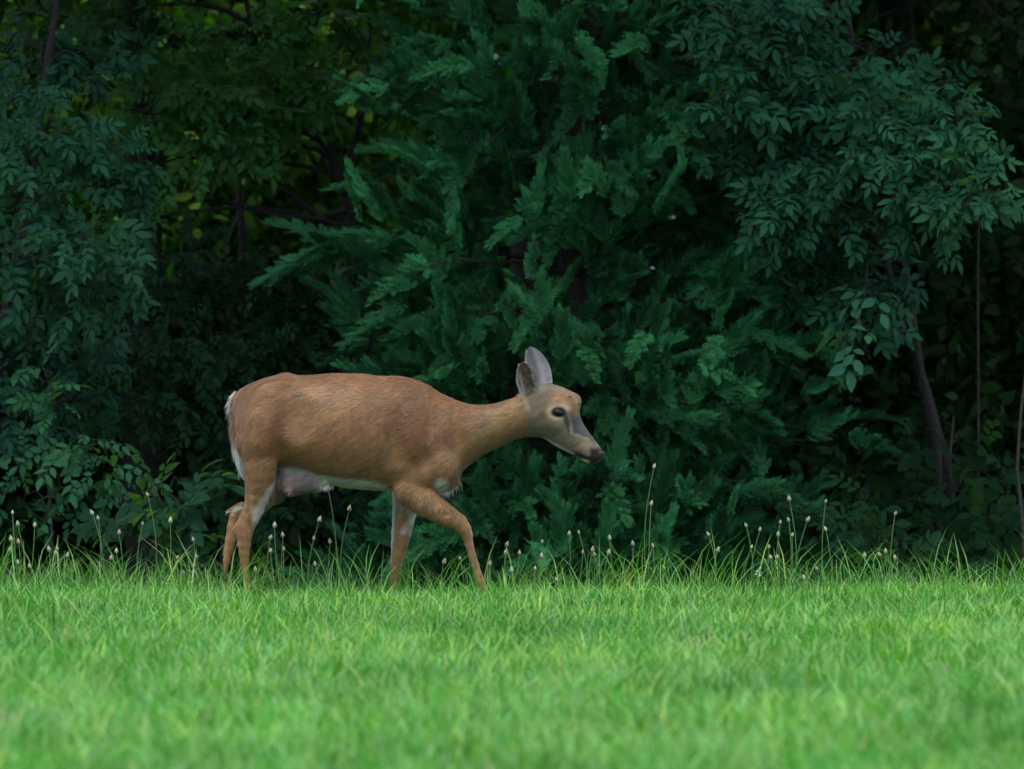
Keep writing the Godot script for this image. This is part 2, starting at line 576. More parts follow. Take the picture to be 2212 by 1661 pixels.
# the colour of the coat at a point of the body, some shading painted in
func coat(v: Vector3, n: Vector3) -> Color:
	var X := v.x * PX + 1106.0
	var Y := 1310.0 - v.y * PX
	var p := Vector2(X, Y)
	var white := Color(1.02, 1.16, 1.33)
	var c := Color(0.335, 0.185, 0.083)
	c = c.lerp(Color(0.31, 0.165, 0.085), smoothstep(0.2, 0.9, n.y))              # redder along the back, sky sheen put into the colour
	c = c.lerp(Color(0.36, 0.215, 0.10), smoothstep(960, 1030, Y) * 0.6)
	c = c.lerp(Color(0.20, 0.095, 0.035), spot(p, Vector2(880, 930), Vector2(46, 70), 0.9) * 0.75)  # shade behind the shoulder, painted into the coat
	c = c.lerp(Color(0.24, 0.125, 0.05), spot(p, Vector2(610, 950), Vector2(24, 64), 0.9) * 0.75)  # shade of the flank hollow, painted in the same way
	c = c.lerp(Color(0.42, 0.28, 0.15), spot(p, Vector2(820, 990), Vector2(80, 36), 0.9) * 0.55)
	c = c.lerp(Color(0.40, 0.24, 0.125), spot(p, Vector2(700, 880), Vector2(60, 50), 0.9) * 0.5)
	c = c.lerp(Color(0.42, 0.29, 0.17), spot(p, Vector2(968, 978), Vector2(22, 14), 0.8) * 0.8)
	c = c.lerp(Color(0.33, 0.21, 0.10), smoothstep(985, 1060, X) * (1.0 - smoothstep(1130, 1160, X)) * 0.8)   # neck
	c = c.lerp(Color(0.30, 0.22, 0.10), spot(p, Vector2(1080, 945), Vector2(70, 40), 0.8) * 0.7)
	# legs
	if Y > 1040.0:
		c = c.lerp(Color(0.40, 0.25, 0.125), 0.7)
		if v.z < 0.0 and X > 800:
			var inner := smoothstep(0.0, 0.5, n.z) * (1.0 - smoothstep(1090, 1150, Y + (900 - X) * 0.7))
			c = c.lerp(white, inner * 0.45)
			var q := (p - Vector2(798.7, 991.4)) / 0.18238
			c = c.lerp(white, (1.0 - smoothstep(10, 60, near_line(q, Vector2(540, 640), Vector2(395, 865)))) * 0.4)
			c = c.lerp(white, smoothstep(0.55, 0.9, -n.x) * (1.0 - smoothstep(1180, 1230, Y)) * 0.7)
			c = c.lerp(white, smoothstep(0.2, 0.9, n.x) * (1.0 - smoothstep(1120, 1190, Y)) * 0.7)
		if v.z < 0.0 and X < 620 and Y < 1120:
			c = c.lerp(Color(0.50, 0.42, 0.35), smoothstep(548, 575, X) * 0.8)
		if v.z > 0.0 and X > 870:
			c = c.lerp(Color(0.60, 0.53, 0.45), smoothstep(0.65, 0.95, n.x) * smoothstep(1090, 1130, Y) * 0.8)
			c = c.lerp(Color(0.60, 0.55, 0.48), smoothstep(0.6, 0.95, -n.x) * smoothstep(1150, 1180, Y) * 0.8)
	if v.z > 0.0 and X < 620 and Y > 1015:
		var lim := lerpf(600, 548, clampf((Y - 1030) / 70.0, 0, 1))
		c = c.lerp(white, smoothstep(lim - 5, lim + 6, X) * (1.0 - smoothstep(1110, 1165, Y)) * 0.5)
	c = c.lerp(Color(0.16, 0.09, 0.05), smoothstep(1285, 1300, Y) * 0.5)
	# belly and udder
	if X > 600 and X < 858 and Y > 990 and Y < 1075 and (X < 840 or v.z < 0.05):
		var lim := look([[600, 1016], [637, 1010], [696, 1026], [750, 1033], [805, 1038], [851, 1050], [880, 1060]], X, 1)
		c = c.lerp(white, smoothstep(lim - 5, lim + 5, Y + n.y * -3.0))
	if X < 700 and X > 595 and Y > 1000:
		c = c.lerp(Color(0.215, 0.185, 0.20), spot(p, Vector2(632, 1050), Vector2(70, 44), 0.5) * 0.95 * (1.0 if absf(v.z) < 0.085 else 0.0))
		c = c.lerp(Color(0.34, 0.20, 0.20), spot(p, Vector2(628, 1053), Vector2(14, 10), 0.6) * 0.7)
	c = c.lerp(white, spot(p, Vector2(958, 1048), Vector2(15, 16), 0.5) * 0.9)
	# bare spot on the hip
	c = c.lerp(Color(0.13, 0.145, 0.165), spot(p, Vector2(646, 852.5), Vector2(12, 5.5), 0.4) * (1.0 if v.z > 0.0 else 0.0))
	c = c.lerp(Color(0.19, 0.09, 0.04), spot(p, Vector2(617, 824), Vector2(18, 6), 0.8) * 0.1)
	# rump beside the tail
	c = c.lerp(Color(0.33, 0.14, 0.035), (1.0 - smoothstep(508, 524, X - maxf(0.0, Y - 900) * 0.12)) * (1.0 - smoothstep(970, 1030, Y)) * 0.7)
	c = c.lerp(white, (1.0 - smoothstep(0.0, 0.035, absf(v.z))) * smoothstep(0.3, 0.9, -n.x) * (1.0 if X < 560 and Y < 1040 else 0.0))
	# head
	if X > 1128.0:
		var h := (p - Vector2(1046.5, 716.0)) / 0.1989
		var on := smoothstep(1128, 1150, X)
		c = c.lerp(Color(0.200, 0.200, 0.165), on * 0.92)
		c = c.lerp(Color(0.15, 0.13, 0.11), spot(h, Vector2(600, 730), Vector2(120, 90), 0.8) * 0.75)
		c = c.lerp(Color(0.15, 0.13, 0.11), spot(h, Vector2(720, 700), Vector2(50, 60), 0.8) * 0.6)
		c = c.lerp(Color(0.20, 0.17, 0.12), spot(h, Vector2(640, 900), Vector2(90, 120), 0.8) * 0.5)
		c = c.lerp(Color(0.40, 0.35, 0.26), (1.0 - smoothstep(10, 34, near_line(h, Vector2(430, 700), Vector2(485, 860)))) * 0.8)
		c = c.lerp(Color(0.35, 0.20, 0.10), spot(h, Vector2(880, 740), Vector2(170, 90), 0.6) * 0.75)
		c = c.lerp(Color(0.35, 0.20, 0.10), spot(h, Vector2(985, 860), Vector2(60, 70), 0.5) * 0.7)
		c = c.lerp(Color(0.50, 0.40, 0.30), spot(h, Vector2(1010, 790), Vector2(40, 45), 0.6) * 0.7)
		var bridge := smoothstep(-10.0, 40.0, h.x - 935.0 - clampf(h.y - 1100.0, 0.0, 200.0) * 2.4) * smoothstep(880, 950, h.y + (h.x - 1000) * 0.35)
		c = c.lerp(Color(0.092, 0.098, 0.135), bridge * (1.0 - smoothstep(1270, 1330, h.y)) * 0.95)
		var side := smoothstep(0.25, 0.6, absf(n.z))
		c = c.lerp(Color(0.62, 0.56, 0.46), spot(h, Vector2(800, 872), Vector2(128, 92), 0.3) * side * 0.85)
		c = c.lerp(Color(0.36, 0.36, 0.31), spot(h, Vector2(850, 1000), Vector2(70, 75), 0.6) * side * 0.7)
		c = c.lerp(Color(0.02, 0.016, 0.014), spot(h, Vector2(803, 880), Vector2(84, 54), 0.25) * side)
		c = c.lerp(Color(0.06, 0.045, 0.035), (1.0 - smoothstep(14, 34, near_line(h, Vector2(870, 900), Vector2(925, 1070)))) * side * 0.8)
		c = c.lerp(Color(0.45, 0.40, 0.33), (1.0 - smoothstep(8, 22, near_line(h, Vector2(925, 900), Vector2(950, 1100)))) * side * 0.7)
		c = c.lerp(Color(0.44, 0.40, 0.33), (1.0 - smoothstep(8, 24, near_line(h, Vector2(950, 1105), Vector2(1130, 1170)))) * side * 0.6)
		c = c.lerp(Color(0.36, 0.32, 0.27), spot(h, Vector2(1090, 1240), Vector2(80, 60), 0.7) * 0.6)
		c = c.lerp(white, (1.0 - smoothstep(0, 30, absf(h.y - lerpf(1140, 1345, (h.x - 600) / 380.0) + 4))) * smoothstep(600, 700, h.x) * (1.0 - smoothstep(960, 1000, h.x)) * 0.6)
		c = c.lerp(Color(0.025, 0.02, 0.02), spot(h, Vector2(1020, 1345), Vector2(45, 26), 0.5) * 0.9)
		c = c.lerp(Color(0.02, 0.018, 0.018), (1.0 - smoothstep(14, 30, near_line(h, Vector2(1000, 1335), Vector2(1190, 1398)))) * 0.95)
		c = c.lerp(Color(0.025, 0.022, 0.022), smoothstep(1125, 1165, h.x) * smoothstep(1240, 1290, h.y) * 0.97)
		c = c.lerp(Color(0.68, 0.66, 0.60), spot(h, Vector2(1085, 1412), Vector2(50, 34), 0.4) * smoothstep(1375, 1400, h.y - (h.x - 1085) * 0.25))
	var al := -0.87 * v.x - 0.49 * v.y
	var ac := 0.49 * v.x - 0.87 * v.y
	if Y > 1060.0: al = -v.y; ac = v.x
	var mott := noise.get_noise_3d(al * 750.0, ac * 3000.0, v.z * 2200.0)
	var broad := noise.get_noise_3d(al * 260.0, ac * 620.0, v.z * 400.0 + 9.0)
	var f := 1.0 + 0.38 * mott + 0.32 * broad
	return Color(c.r * f * 0.50, c.g * f * 0.42, c.b * f * 0.335)

func build_doe() -> Node3D:
	var doe := thing("deer", "brown doe walking right along the lawn edge with her head lowered", "deer", Vector3.ZERO)
	org = Vector3(-1.01, -0.02, -0.20)
	nx = 272; ny = 172; nz = 81
	field.resize(nx * ny * nz)
	field.fill(1.0)
	# trunk of the body and neck: x px, back line px, lower line px, half width m
	var raw := [[503, 872, 890, 0.02], [508, 856, 925, 0.05], [520, 841, 985, 0.085], [535, 832, 1002, 0.108], [560, 821, 1010, 0.125], [587, 813, 1014, 0.132], [619, 805.5, 1016, 0.134], [645, 810.5, 1022, 0.140],
		[678, 810, 1034, 0.150], [718, 806.5, 1046, 0.160], [750, 807, 1053, 0.166], [790, 808, 1057, 0.168], [816, 812, 1059, 0.165], [860, 812.5, 1061, 0.155], [893, 819, 1062, 0.143], [926, 833, 1060, 0.130],
		[951, 849, 1052, 0.116], [975, 860, 1040, 0.102], [992, 867, 1024, 0.088], [1015, 873, 1003, 0.076], [1046, 874.6, 981, 0.068], [1072, 870.6, 969, 0.063], [1094, 864, 958, 0.060], [1112, 858, 950, 0.059],
		[1132, 851, 945, 0.058], [1152, 850, 943, 0.055], [1166, 860, 935, 0.04]]
	var tab := []
	for r in raw: tab.push_back([(r[0] - 1106.0) / PX, (1310.0 - r[1]) / PX, (1310.0 - r[2]) / PX, r[3]])
	loft(Vector3.ZERO, Vector3.RIGHT, tab, 0.02)
	# head, along an axis from the poll to the nose
	var o := D(1140, 878)
	var ax := (D(1300, 985) - o).normalized()
	var up := Vector3(-ax.y, ax.x, 0)
	var tops := []
	var bots := [[-0.045, -0.02], [-0.02, -0.055], [0.03, -0.072]]
	for q in [[1142, 850], [1158, 836], [1180, 834], [1199.7, 836], [1221.5, 843.8], [1235.5, 855.6], [1246.5, 869.2], [1250.5, 882], [1255.3, 905], [1267.3, 926.8], [1279.2, 942.7], [1291.2, 958.7], [1302, 974.6], [1306, 983]]:
		var d := D(q[0], q[1]) - o
		tops.push_back([d.dot(ax), d.dot(up)])
	tops[0][0] = minf(tops[0][0], tops[1][0] - 0.01)
	for q in [[1154, 943], [1173.8, 947], [1189.7, 957], [1205.6, 967.6], [1225.5, 976.6], [1241.4, 984], [1255.3, 993], [1269.3, 1001], [1281, 1002], [1293, 996], [1302, 990]]:
		var d := D(q[0], q[1]) - o
		bots.push_back([d.dot(ax), d.dot(up)])
	var wide := [[-0.045, 0.03], [-0.02, 0.05], [0.02, 0.060], [0.06, 0.066], [0.10, 0.066], [0.14, 0.055], [0.18, 0.043], [0.22, 0.036], [0.26, 0.033], [0.29, 0.030], [0.31, 0.022], [0.322, 0.008]]
	tab = []
	for j in 47:
		var t := lerpf(-0.045, 0.318, j / 46.0)
		tab.push_back([t, look(tops, t, 1), look(bots, t, 1), look(wide, t, 1)])
	loft(o, ax, tab, 0.014)
	cone(Hd(800, 800, 0.052), 0.016, Hd(900, 850, 0.052), 0.013, 0.02, 1.0)      # brow ridges
	cone(Hd(800, 800, -0.052), 0.016, Hd(900, 850, -0.052), 0.013, 0.02, 1.0)
	cone(Hd(960, 760, 0.0), 0.03, Hd(700, 660, 0.0), 0.03, 0.02, 1.2)
	# hindquarters
	var m := 0.3647 / PX
	for s in [1.0, -1.0]:
		cone(C(400, 400, 0.065 * s), 110 * m, C(330, 650, 0.070 * s), 135 * m, 0.03, 0.85)
	cone(C(330, 560, 0.070), 128 * m, C(328, 800, 0.085), 88 * m, 0.02, 0.85)
	limb_chain(false, [[680, 60, 205, 0.085], [675, 200, 192, 0.085], [668, 300, 176, 0.085], [640, 430, 147, 0.083], [606, 560, 128, 0.08], [556, 680, 120, 0.077], [500, 800, 112, 0.074], [484, 880, 104, 0.073], [482, 1000, 85, 0.072], [484, 1100, 68, 0.071], [488, 1200, 57, 0.07], [499, 1300, 50, 0.07], [508, 1400, 46, 0.07], [515, 1500, 46, 0.07], [522, 1580, 58, 0.07], [545, 1670, 54, 0.07]])
	cone(HL(520, 640, 0.076), 34 * m * 0.5, HL(392, 832, 0.073), 50 * m * 0.5, 0.010, 0.9)     # the tendon and the heel of the hock
	cone(C(340, 560, -0.070), 125 * m, C(460, 830, -0.085), 88 * m, 0.02, 0.85)
	limb_chain(false, [[930, 200, 190, -0.085], [820, 380, 160, -0.085], [640, 540, 112, -0.08], [440, 612, 82, -0.076], [358, 690, 74, -0.074], [332, 800, 72, -0.073], [306, 960, 69, -0.072], [280, 1080, 63, -0.071], [250, 1200, 58, -0.07], [220, 1320, 54, -0.07], [196, 1430, 48, -0.07], [184, 1520, 54, -0.07], [205, 1620, 52, -0.07]])
	cone(HL(440, 550, -0.076), 0.012, HL(262, 622, -0.074), 0.0035, 0.006, 0.9)
	# shoulders and fore legs
	for s in [1.0, -1.0]:
		cone(C(1290, 560, 0.055 * s), 120 * m, C(1380, 800, 0.075 * s), 105 * m, 0.04, 0.8)
	cone(C(1380, 800, 0.075), 105 * m, C(1215, 905, 0.085), 80 * m, 0.03, 0.8)
	limb_chain(true, [[470, 360, 190, 0.085], [640, 490, 176, 0.085], [829, 615, 147, 0.084], [932, 672, 130, 0.083], [1050, 743, 111, 0.081], [1115, 815, 92, 0.08], [1157, 893, 72, 0.078], [1178, 1000, 56, 0.077], [1220, 1140, 51, 0.076], [1251, 1250, 53, 0.075], [1282, 1360, 56, 0.075], [1308, 1450, 62, 0.075], [1330, 1560, 62, 0.075], [1370, 1680, 54, 0.075]])
	cone(C(1380, 800, -0.07), 92 * m, C(1215, 905, -0.08), 76 * m, 0.02, 0.8)
	limb_chain(true, [[420, 420, 160, -0.08], [411, 630, 148, -0.078], [392, 740, 137, -0.077], [371, 880, 124, -0.076], [351, 1010, 108, -0.075], [334, 1130, 94, -0.075], [315, 1230, 82, -0.075], [307, 1300, 76, -0.075], [292, 1400, 65, -0.075], [281, 1480, 58, -0.075], [276, 1580, 58, -0.075], [300, 1680, 52, -0.075]])
	cone(C(1330, 880, 0.0), 110 * m, C(1440, 870, 0.0), 75 * m, 0.03, 1.2)            # brisket
	cone(C(520, 897, 0.03), 72 * m, C(670, 884, 0.025), 60 * m, 0.035, 0.9)              # udder
	cone(C(520, 897, -0.03), 72 * m, C(670, 884, -0.025), 60 * m, 0.035, 0.9)
	cone(C(510, 930, 0.06), 12 * m, C(520, 955, 0.075), 9 * m, 0.012, 1.0)
	# hollows and bones under the skin
	dent(C(560, 500, 0.14), Vector3(0.085, 0.11, 0.09), 0.030)
	dent(C(450, 700, 0.15), Vector3(0.032, 0.15, 0.08), 0.022)
	dent(C(340, 560, 0.17), Vector3(0.07, 0.16, 0.07), -0.012)
	dent(C(230, 560, 0.11), Vector3(0.022, 0.16, 0.07), 0.008)
	dent(C(1130, 640, 0.16), Vector3(0.045, 0.17, 0.07), 0.020)
	dent(C(1500, 640, 0.08), Vector3(0.05, 0.12, 0.07), 0.018)
	dent(C(1350, 520, 0.12), Vector3(0.022, 0.12, 0.07), 0.012)
	dent(C(1260, 560, 0.14), Vector3(0.045, 0.14, 0.06), -0.009)
	dent(C(480, 300, 0.09), Vector3(0.06, 0.035, 0.06), -0.007)
	dent(C(480, 345, 0.12), Vector3(0.06, 0.03, 0.06), 0.003)
	dent(C(1190, 830, 0.14), Vector3(0.05, 0.05, 0.06), -0.010)
	dent(C(1330, 760, 0.14), Vector3(0.03, 0.07, 0.06), 0.010)
	dent(FL(880, 640, 0.11), Vector3(0.06, 0.012, 0.03), 0.005)
	dent(HL(560, 760, 0.10), Vector3(0.012, 0.06, 0.03), 0.006)
	for k in 6:
		dent(C(830 + k * 48, 560 - k * 6, 0.17), Vector3(0.013, 0.13, 0.05), 0.0045)
	for s in [1.0, -1.0]:
		dent(Hd(803, 880, 0.075 * s), Vector3(0.030, 0.022, 0.03), 0.010)
		dent(Hd(930, 1010, 0.062 * s), Vector3(0.012, 0.04, 0.03), 0.007)
		dent(Hd(1030, 1130, 0.05 * s), Vector3(0.03, 0.02, 0.025), 0.004)
		dent(Hd(1205, 1335, 0.034 * s), Vector3(0.010, 0.012, 0.014), 0.008)
		dent(Hd(760, 1050, 0.07 * s), Vector3(0.05, 0.05, 0.04), -0.006)
	var s := surface()
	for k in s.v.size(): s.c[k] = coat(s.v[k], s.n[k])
	var skin := StandardMaterial3D.new()
	skin.vertex_color_use_as_albedo = true
	skin.roughness = 0.75
	skin.metallic_specular = 0.3
	skin.rim_enabled = true
	skin.rim = 0.18
	skin.rim_tint = 0.35
	part("body", s.done(true), skin, doe)
	# ---- hair lying over the coat
	var hair := Shape.new()
	var ha := hair.vert(Vector3(-0.5, 0, 0), Vector3(0, 0, 1)); var hb := hair.vert(Vector3(0.5, 0, 0), Vector3(0, 0, 1))
	var hc := hair.vert(Vector3(0.32, 0.6, 0.06), Vector3(0, 0, 1)); var hd := hair.vert(Vector3(-0.32, 0.6, 0.06), Vector3(0, 0, 1)); var he := hair.vert(Vector3(0, 1, 0), Vector3(0, 0, 1))
	hair.tri(ha, hd, hc); hair.tri(ha, hc, hb); hair.tri(hd, he, hc)
	var hair_mesh := hair.done()
	var hair_mat := leafy(Color.WHITE, 0.5, 0.25, true, 0.5)
	hair_mat.rim_enabled = true
	hair_mat.rim = 0.18
	hair_mat.rim_tint = 0.35
	var places := []
	var tints := []
	var count := s.i.size() / 3
	for k in 90000:
		var f := rng.randi_range(0, count - 1) * 3
		var u := rng.randf(); var w := rng.randf() * (1.0 - u)
		var pt := s.v[s.i[f]] * (1.0 - u - w) + s.v[s.i[f + 1]] * u + s.v[s.i[f + 2]] * w
		var nn := s.n[s.i[f]]
		var X := pt.x * PX + 1106.0
		if X > 1264.0: continue
		if Vector2(X, 1310.0 - pt.y * PX).distance_to(Vector2(1206, 891)) < 17.0: continue
		var Y := 1310.0 - pt.y * PX
		var flow := Vector3(-0.8, -0.45, 0.0)
		if Y > 1060.0: flow = Vector3(-0.15, -1.0, 0)
		elif X > 1130.0: flow = Vector3(-0.85, 0.45, 0)
		elif X < 560.0: flow = Vector3(-0.35, -0.9, 0)
		var longer := rng.randf_range(0.012, 0.022)
		if X > 1130.0: longer *= 0.5
		if Y > 1110.0: longer *= 0.6
		if Y > 1015.0 and X > 690 and X < 870 and nn.y < -0.3: longer *= 1.5
		flow += rnd(0.22)
		flow = (flow - nn * flow.dot(nn)).normalized()
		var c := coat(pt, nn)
		var g := rng.randf_range(0.68, 1.4)
		places.push_back(Transform3D(Basis(nn.cross(flow) * -0.0016, (flow + nn * rng.randf_range(0.05, 0.18)).normalized() * longer, nn * longer), pt - nn * 0.0006))
		tints.push_back(Color(c.r * g, c.g * g, c.b * g))
	# longer white tufts: brisket, belly, hock
	for tuft in [[C(1420, 905, 0.0), Vector3(0.10, -1, 0), 0.040, 320, 0.022], [C(1450, 880, 0.0), Vector3(0.3, -1, 0), 0.035, 160, 0.02], [C(722, 915, 0.03), Vector3(-0.3, -0.7, 0.1), 0.016, 160, 0.02], [C(215, 1045, -0.055), Vector3(-0.85, -0.42, 0), 0.03, 120, 0.012], [C(150, 1070, -0.07), Vector3(-0.9, -0.15, 0), 0.016, 60, 0.006]]:
		for k in tuft[3]:
			var dirn: Vector3 = (tuft[1] + rnd(0.3)).normalized()
			var at: Vector3 = tuft[0] + Vector3(rng.randfn(), rng.randfn() * 0.4, rng.randfn()) * tuft[4] * 0.6
			var l: float = tuft[2] * rng.randf_range(0.6, 1.2)
			places.push_back(Transform3D(Basis(Vector3(0.0012, 0, 0), dirn * l, Vector3(0, 0, l)), at))
			var g := rng.randf_range(0.8, 1.1)
			tints.push_back(Color(0.50 * g, 0.50 * g, 0.46 * g))
	scatter("coat_hair", hair_mesh, hair_mat, places, tints, doe)
	# ---- tail
	var tp := [D(514, 846), D(506, 872), D(505, 905), D(508, 940), D(513, 975), D(521, 1008), D(528, 1036)]
	var tr := [0.012, 0.016, 0.016, 0.016, 0.017, 0.014, 0.004]
	var tl := Shape.new()
	tube(tl, tp, tr, 12, 0.05)
	for k in tl.v.size():
		var Y := 1310.0 - tl.v[k].y * PX
		tl.v[k].z *= 1.1
		var w := clampf(smoothstep(-0.3, -0.9, tl.n[k].x) * 0.15 + smoothstep(945, 985, Y), 0, 1)
		tl.c[k] = Color(0.16, 0.075, 0.025).lerp(Color(0.42, 0.43, 0.43), w)
	tl.smooth()
	var tail := part("tail", tl.done(true), skin, doe)
	places = []; tints = []
	for k in 1500:
		var t := rng.randf() * 5.4
		var j := int(t)
		var a := rng.randf() * TAU
		var c: Vector3 = tp[j].lerp(tp[j + 1], t - j)
		var r: float = lerpf(tr[j], tr[j + 1], t - j)
		var nn := Vector3(cos(a), 0.1, sin(a)).normalized()
		var dn: Vector3 = ((tp[j + 1] - tp[j]).normalized() + nn * rng.randf_range(0.05, 0.3) + rnd(0.1)).normalized()
		if t < 1.6 and nn.x < 0.0: dn = (dn + Vector3(-0.35, 0, 0)).normalized()
		var l := rng.randf_range(0.02, 0.042)
		var Y := 1310.0 - c.y * PX
		var w := clampf(smoothstep(-0.2, -0.9, nn.x) * (0.9 if Y < 885 else 0.2) + smoothstep(945, 985, Y), 0, 1)
		var g := rng.randf_range(0.82, 1.1)
		var col := Color(0.16, 0.075, 0.025).lerp(Color(0.46, 0.47, 0.47), w)
		places.push_back(Transform3D(Basis(dn.cross(nn).normalized() * 0.0018, dn * l, nn * l), c + nn * r * 0.95))
		tints.push_back(Color(col.r * g, col.g * g, col.b * g))
	scatter("tail_hair", hair_mesh, hair_mat, places, tints, tail)
	# ---- ears: [base, tip, half width, cup direction, colours]
	for e in [[D(1147, 864, 0.045), D(1127, 782, 0.085), 0.040, Vector3(0.15, 0.05, 1.0), Color(0.085, 0.042, 0.022), Color(0.33, 0.31, 0.29), 1.0], [D(1177, 843, -0.03), D(1145, 748, -0.06), 0.050, Vector3(0.5, 0.1, 0.85), Color(0.085, 0.075, 0.08), Color(0.20, 0.19, 0.20), 0.0]]:
		var es := Shape.new()
		var ax_e: Vector3 = e[1] - e[0]
		var fr: Vector3 = e[3]
		fr = (fr - ax_e.normalized() * fr.dot(ax_e.normalized())).normalized()
		var sd := ax_e.normalized().cross(fr)
		var rows := 16
		var cols := 14
		for layer in 2:
			for i in rows + 1:
				var t := float(i) / rows
				var w: float = e[2] * (0.42 + 0.58 * sin(PI * clampf(t * 0.62 + 0.12, 0, 1))) * pow(maxf(1.0 - pow(t, 3.2), 0.0), 0.55)
				for j in cols + 1:
					var u := -1.0 + 2.0 * j / cols
					var cup: float = (1.0 - u * u) * e[2] * (0.75 - 0.35 * t) * (1.0 - pow(t, 4.0))
					var at: Vector3 = e[0] + ax_e * t + sd * w * u - fr * cup + sd * sin(t * PI) * 0.004
					if layer: at -= fr * 0.0035 * (1.0 - u * u)
					var rim := smoothstep(0.8, 0.98, absf(u) + 0.35 * maxf(0.0, t - 0.7))
					var col: Color = e[4].lerp(e[5], rim * 0.85)
					col = col.lerp(e[5], smoothstep(0.35, 0.0, t) * 0.7)
					var sp := noise.get_noise_2d(u * 900.0, t * 260.0)
					if layer: col = Color(0.12, 0.08, 0.05)
					else: col = col.lerp(e[5], clampf(sp * 0.6, 0, 0.3) + (1.0 - smoothstep(0.03, 0.14, absf(u + 0.5))) * (1.0 - smoothstep(0.55, 0.85, t)) * 0.75 * e[6])
					if e[6] < 0.5 and layer == 0: col = col.lerp(Color(0.25, 0.24, 0.27), smoothstep(0.15, 0.5, u) * (1.0 - smoothstep(0.7, 0.95, u)) * 0.7)
					es.vert(at, fr, col)
		var ring := (rows + 1) * (cols + 1)
		for layer in 2:
			for i in rows:
				for j in cols:
					var a := layer * ring + i * (cols + 1) + j
					var b := a + cols + 1
					if layer == 0:
						es.tri(a, b, a + 1); es.tri(a + 1, b, b + 1)
					else:
						es.tri(a, a + 1, b); es.tri(a + 1, b + 1, b)
		es.smooth()
		var ear := part("ear", es.done(true), skin, doe)
		places = []; tints = []
		for k in 260:
			var t := rng.randf_range(0.0, 0.93)
			var u := (1.0 if rng.randf() < 0.5 else -1.0) * rng.randf_range(0.75, 1.0)
			var w: float = e[2] * (0.42 + 0.58 * sin(PI * clampf(t * 0.62 + 0.12, 0, 1))) * pow(maxf(1.0 - pow(t, 3.2), 0.0), 0.55)
			var cup: float = (1.0 - u * u) * e[2] * 0.6
			var at: Vector3 = e[0] + ax_e * t + sd * w * u - fr * cup
			var dn: Vector3 = (ax_e.normalized() * 0.8 - sd * signf(u) * rng.randf_range(0.2, 0.9) + rnd(0.3)).normalized()
			var l := rng.randf_range(0.006, 0.014)
			places.push_back(Transform3D(Basis(dn.cross(fr).normalized() * 0.0012, dn * l, fr * l), at))
			var g := rng.randf_range(0.8, 1.2)
			tints.push_back(Color(e[5].r * g, e[5].g * g, e[5].b * g))
		scatter("ear_hair", hair_mesh, hair_mat, places, tints, ear)
	# ---- eyes, nose, hooves
	var wet := StandardMaterial3D.new()
	wet.albedo_color = Color(0.008, 0.006, 0.006).linear_to_srgb()
	wet.roughness = 0.05
	wet.metallic_specular = 0.35
	var ball := SphereMesh.new()
	ball.radius = 0.0185; ball.height = 0.030
	ball.radial_segments = 20; ball.rings = 12
	for s2 in [1.0, -1.0]:
		var eye := part("eye", ball, wet, doe)
		eye.position = Hd(803, 878, 0.0555 * s2)
		eye.rotation = Vector3(0, 0, deg_to_rad(-12))
		eye.scale = Vector3(1.15, 1.0, 0.72)
	var ns := Shape.new()
	var nose_mat := StandardMaterial3D.new()
	nose_mat.albedo_color = Color(0.012, 0.011, 0.013).linear_to_srgb()
	nose_mat.roughness = 0.36
	nose_mat.metallic_specular = 0.4
	nose_mat.heightmap_enabled = true
	nose_mat.heightmap_texture = noise_map(0.2, 2, Color.BLACK, Color.WHITE, 21)
	nose_mat.heightmap_scale = 0.05
	nose_mat.uv1_triplanar = true
	nose_mat.uv1_scale = Vector3.ONE * 20.0
	for i in 13:
		for j in 20:
			var th := PI * i / 12.0
			var ph := TAU * j / 20.0
			var q := Vector3(cos(th), sin(th) * cos(ph), sin(th) * sin(ph))
			var pinch := 1.0 - 0.28 * exp(-pow((absf(q.z) - 0.75) / 0.22, 2.0) - pow((q.y + 0.1) / 0.4, 2.0))
			ns.vert(Hd(1244, 1338) + (ax * q.x * 0.019 + up * q.y * 0.0205 + Vector3(0, 0, q.z * 0.027)) * pinch, q)
	for i in 12:
		for j in 20:
			var a := i * 20 + j
			var b := i * 20 + (j + 1) % 20
			ns.tri(a, b, a + 20); ns.tri(b, b + 20, a + 20)
	ns.smooth()
	part("nose", ns.done(), nose_mat, doe)
	var horn := StandardMaterial3D.new()
	horn.albedo_color = Color(0.03, 0.026, 0.022).linear_to_srgb()
	horn.roughness = 0.5
	for f in [[278, 1630, 0.07], [104, 1620, -0.07], [1686, 1632, 0.075], [1134, 1622, -0.075]]:
		var hs := Shape.new()
		for cleft in [-1.0, 1.0]:
			var c := C(f[0], f[1], f[2] + cleft * 0.008)
			tube(hs, [Vector3(c.x - 0.008, 0.030, c.z), Vector3(c.x + 0.004, 0.014, c.z), Vector3(c.x + 0.020, 0.001, c.z)], [0.011, 0.0115, 0.006], 8)
		part("hoof", hs.done(), horn, doe)
	return doe

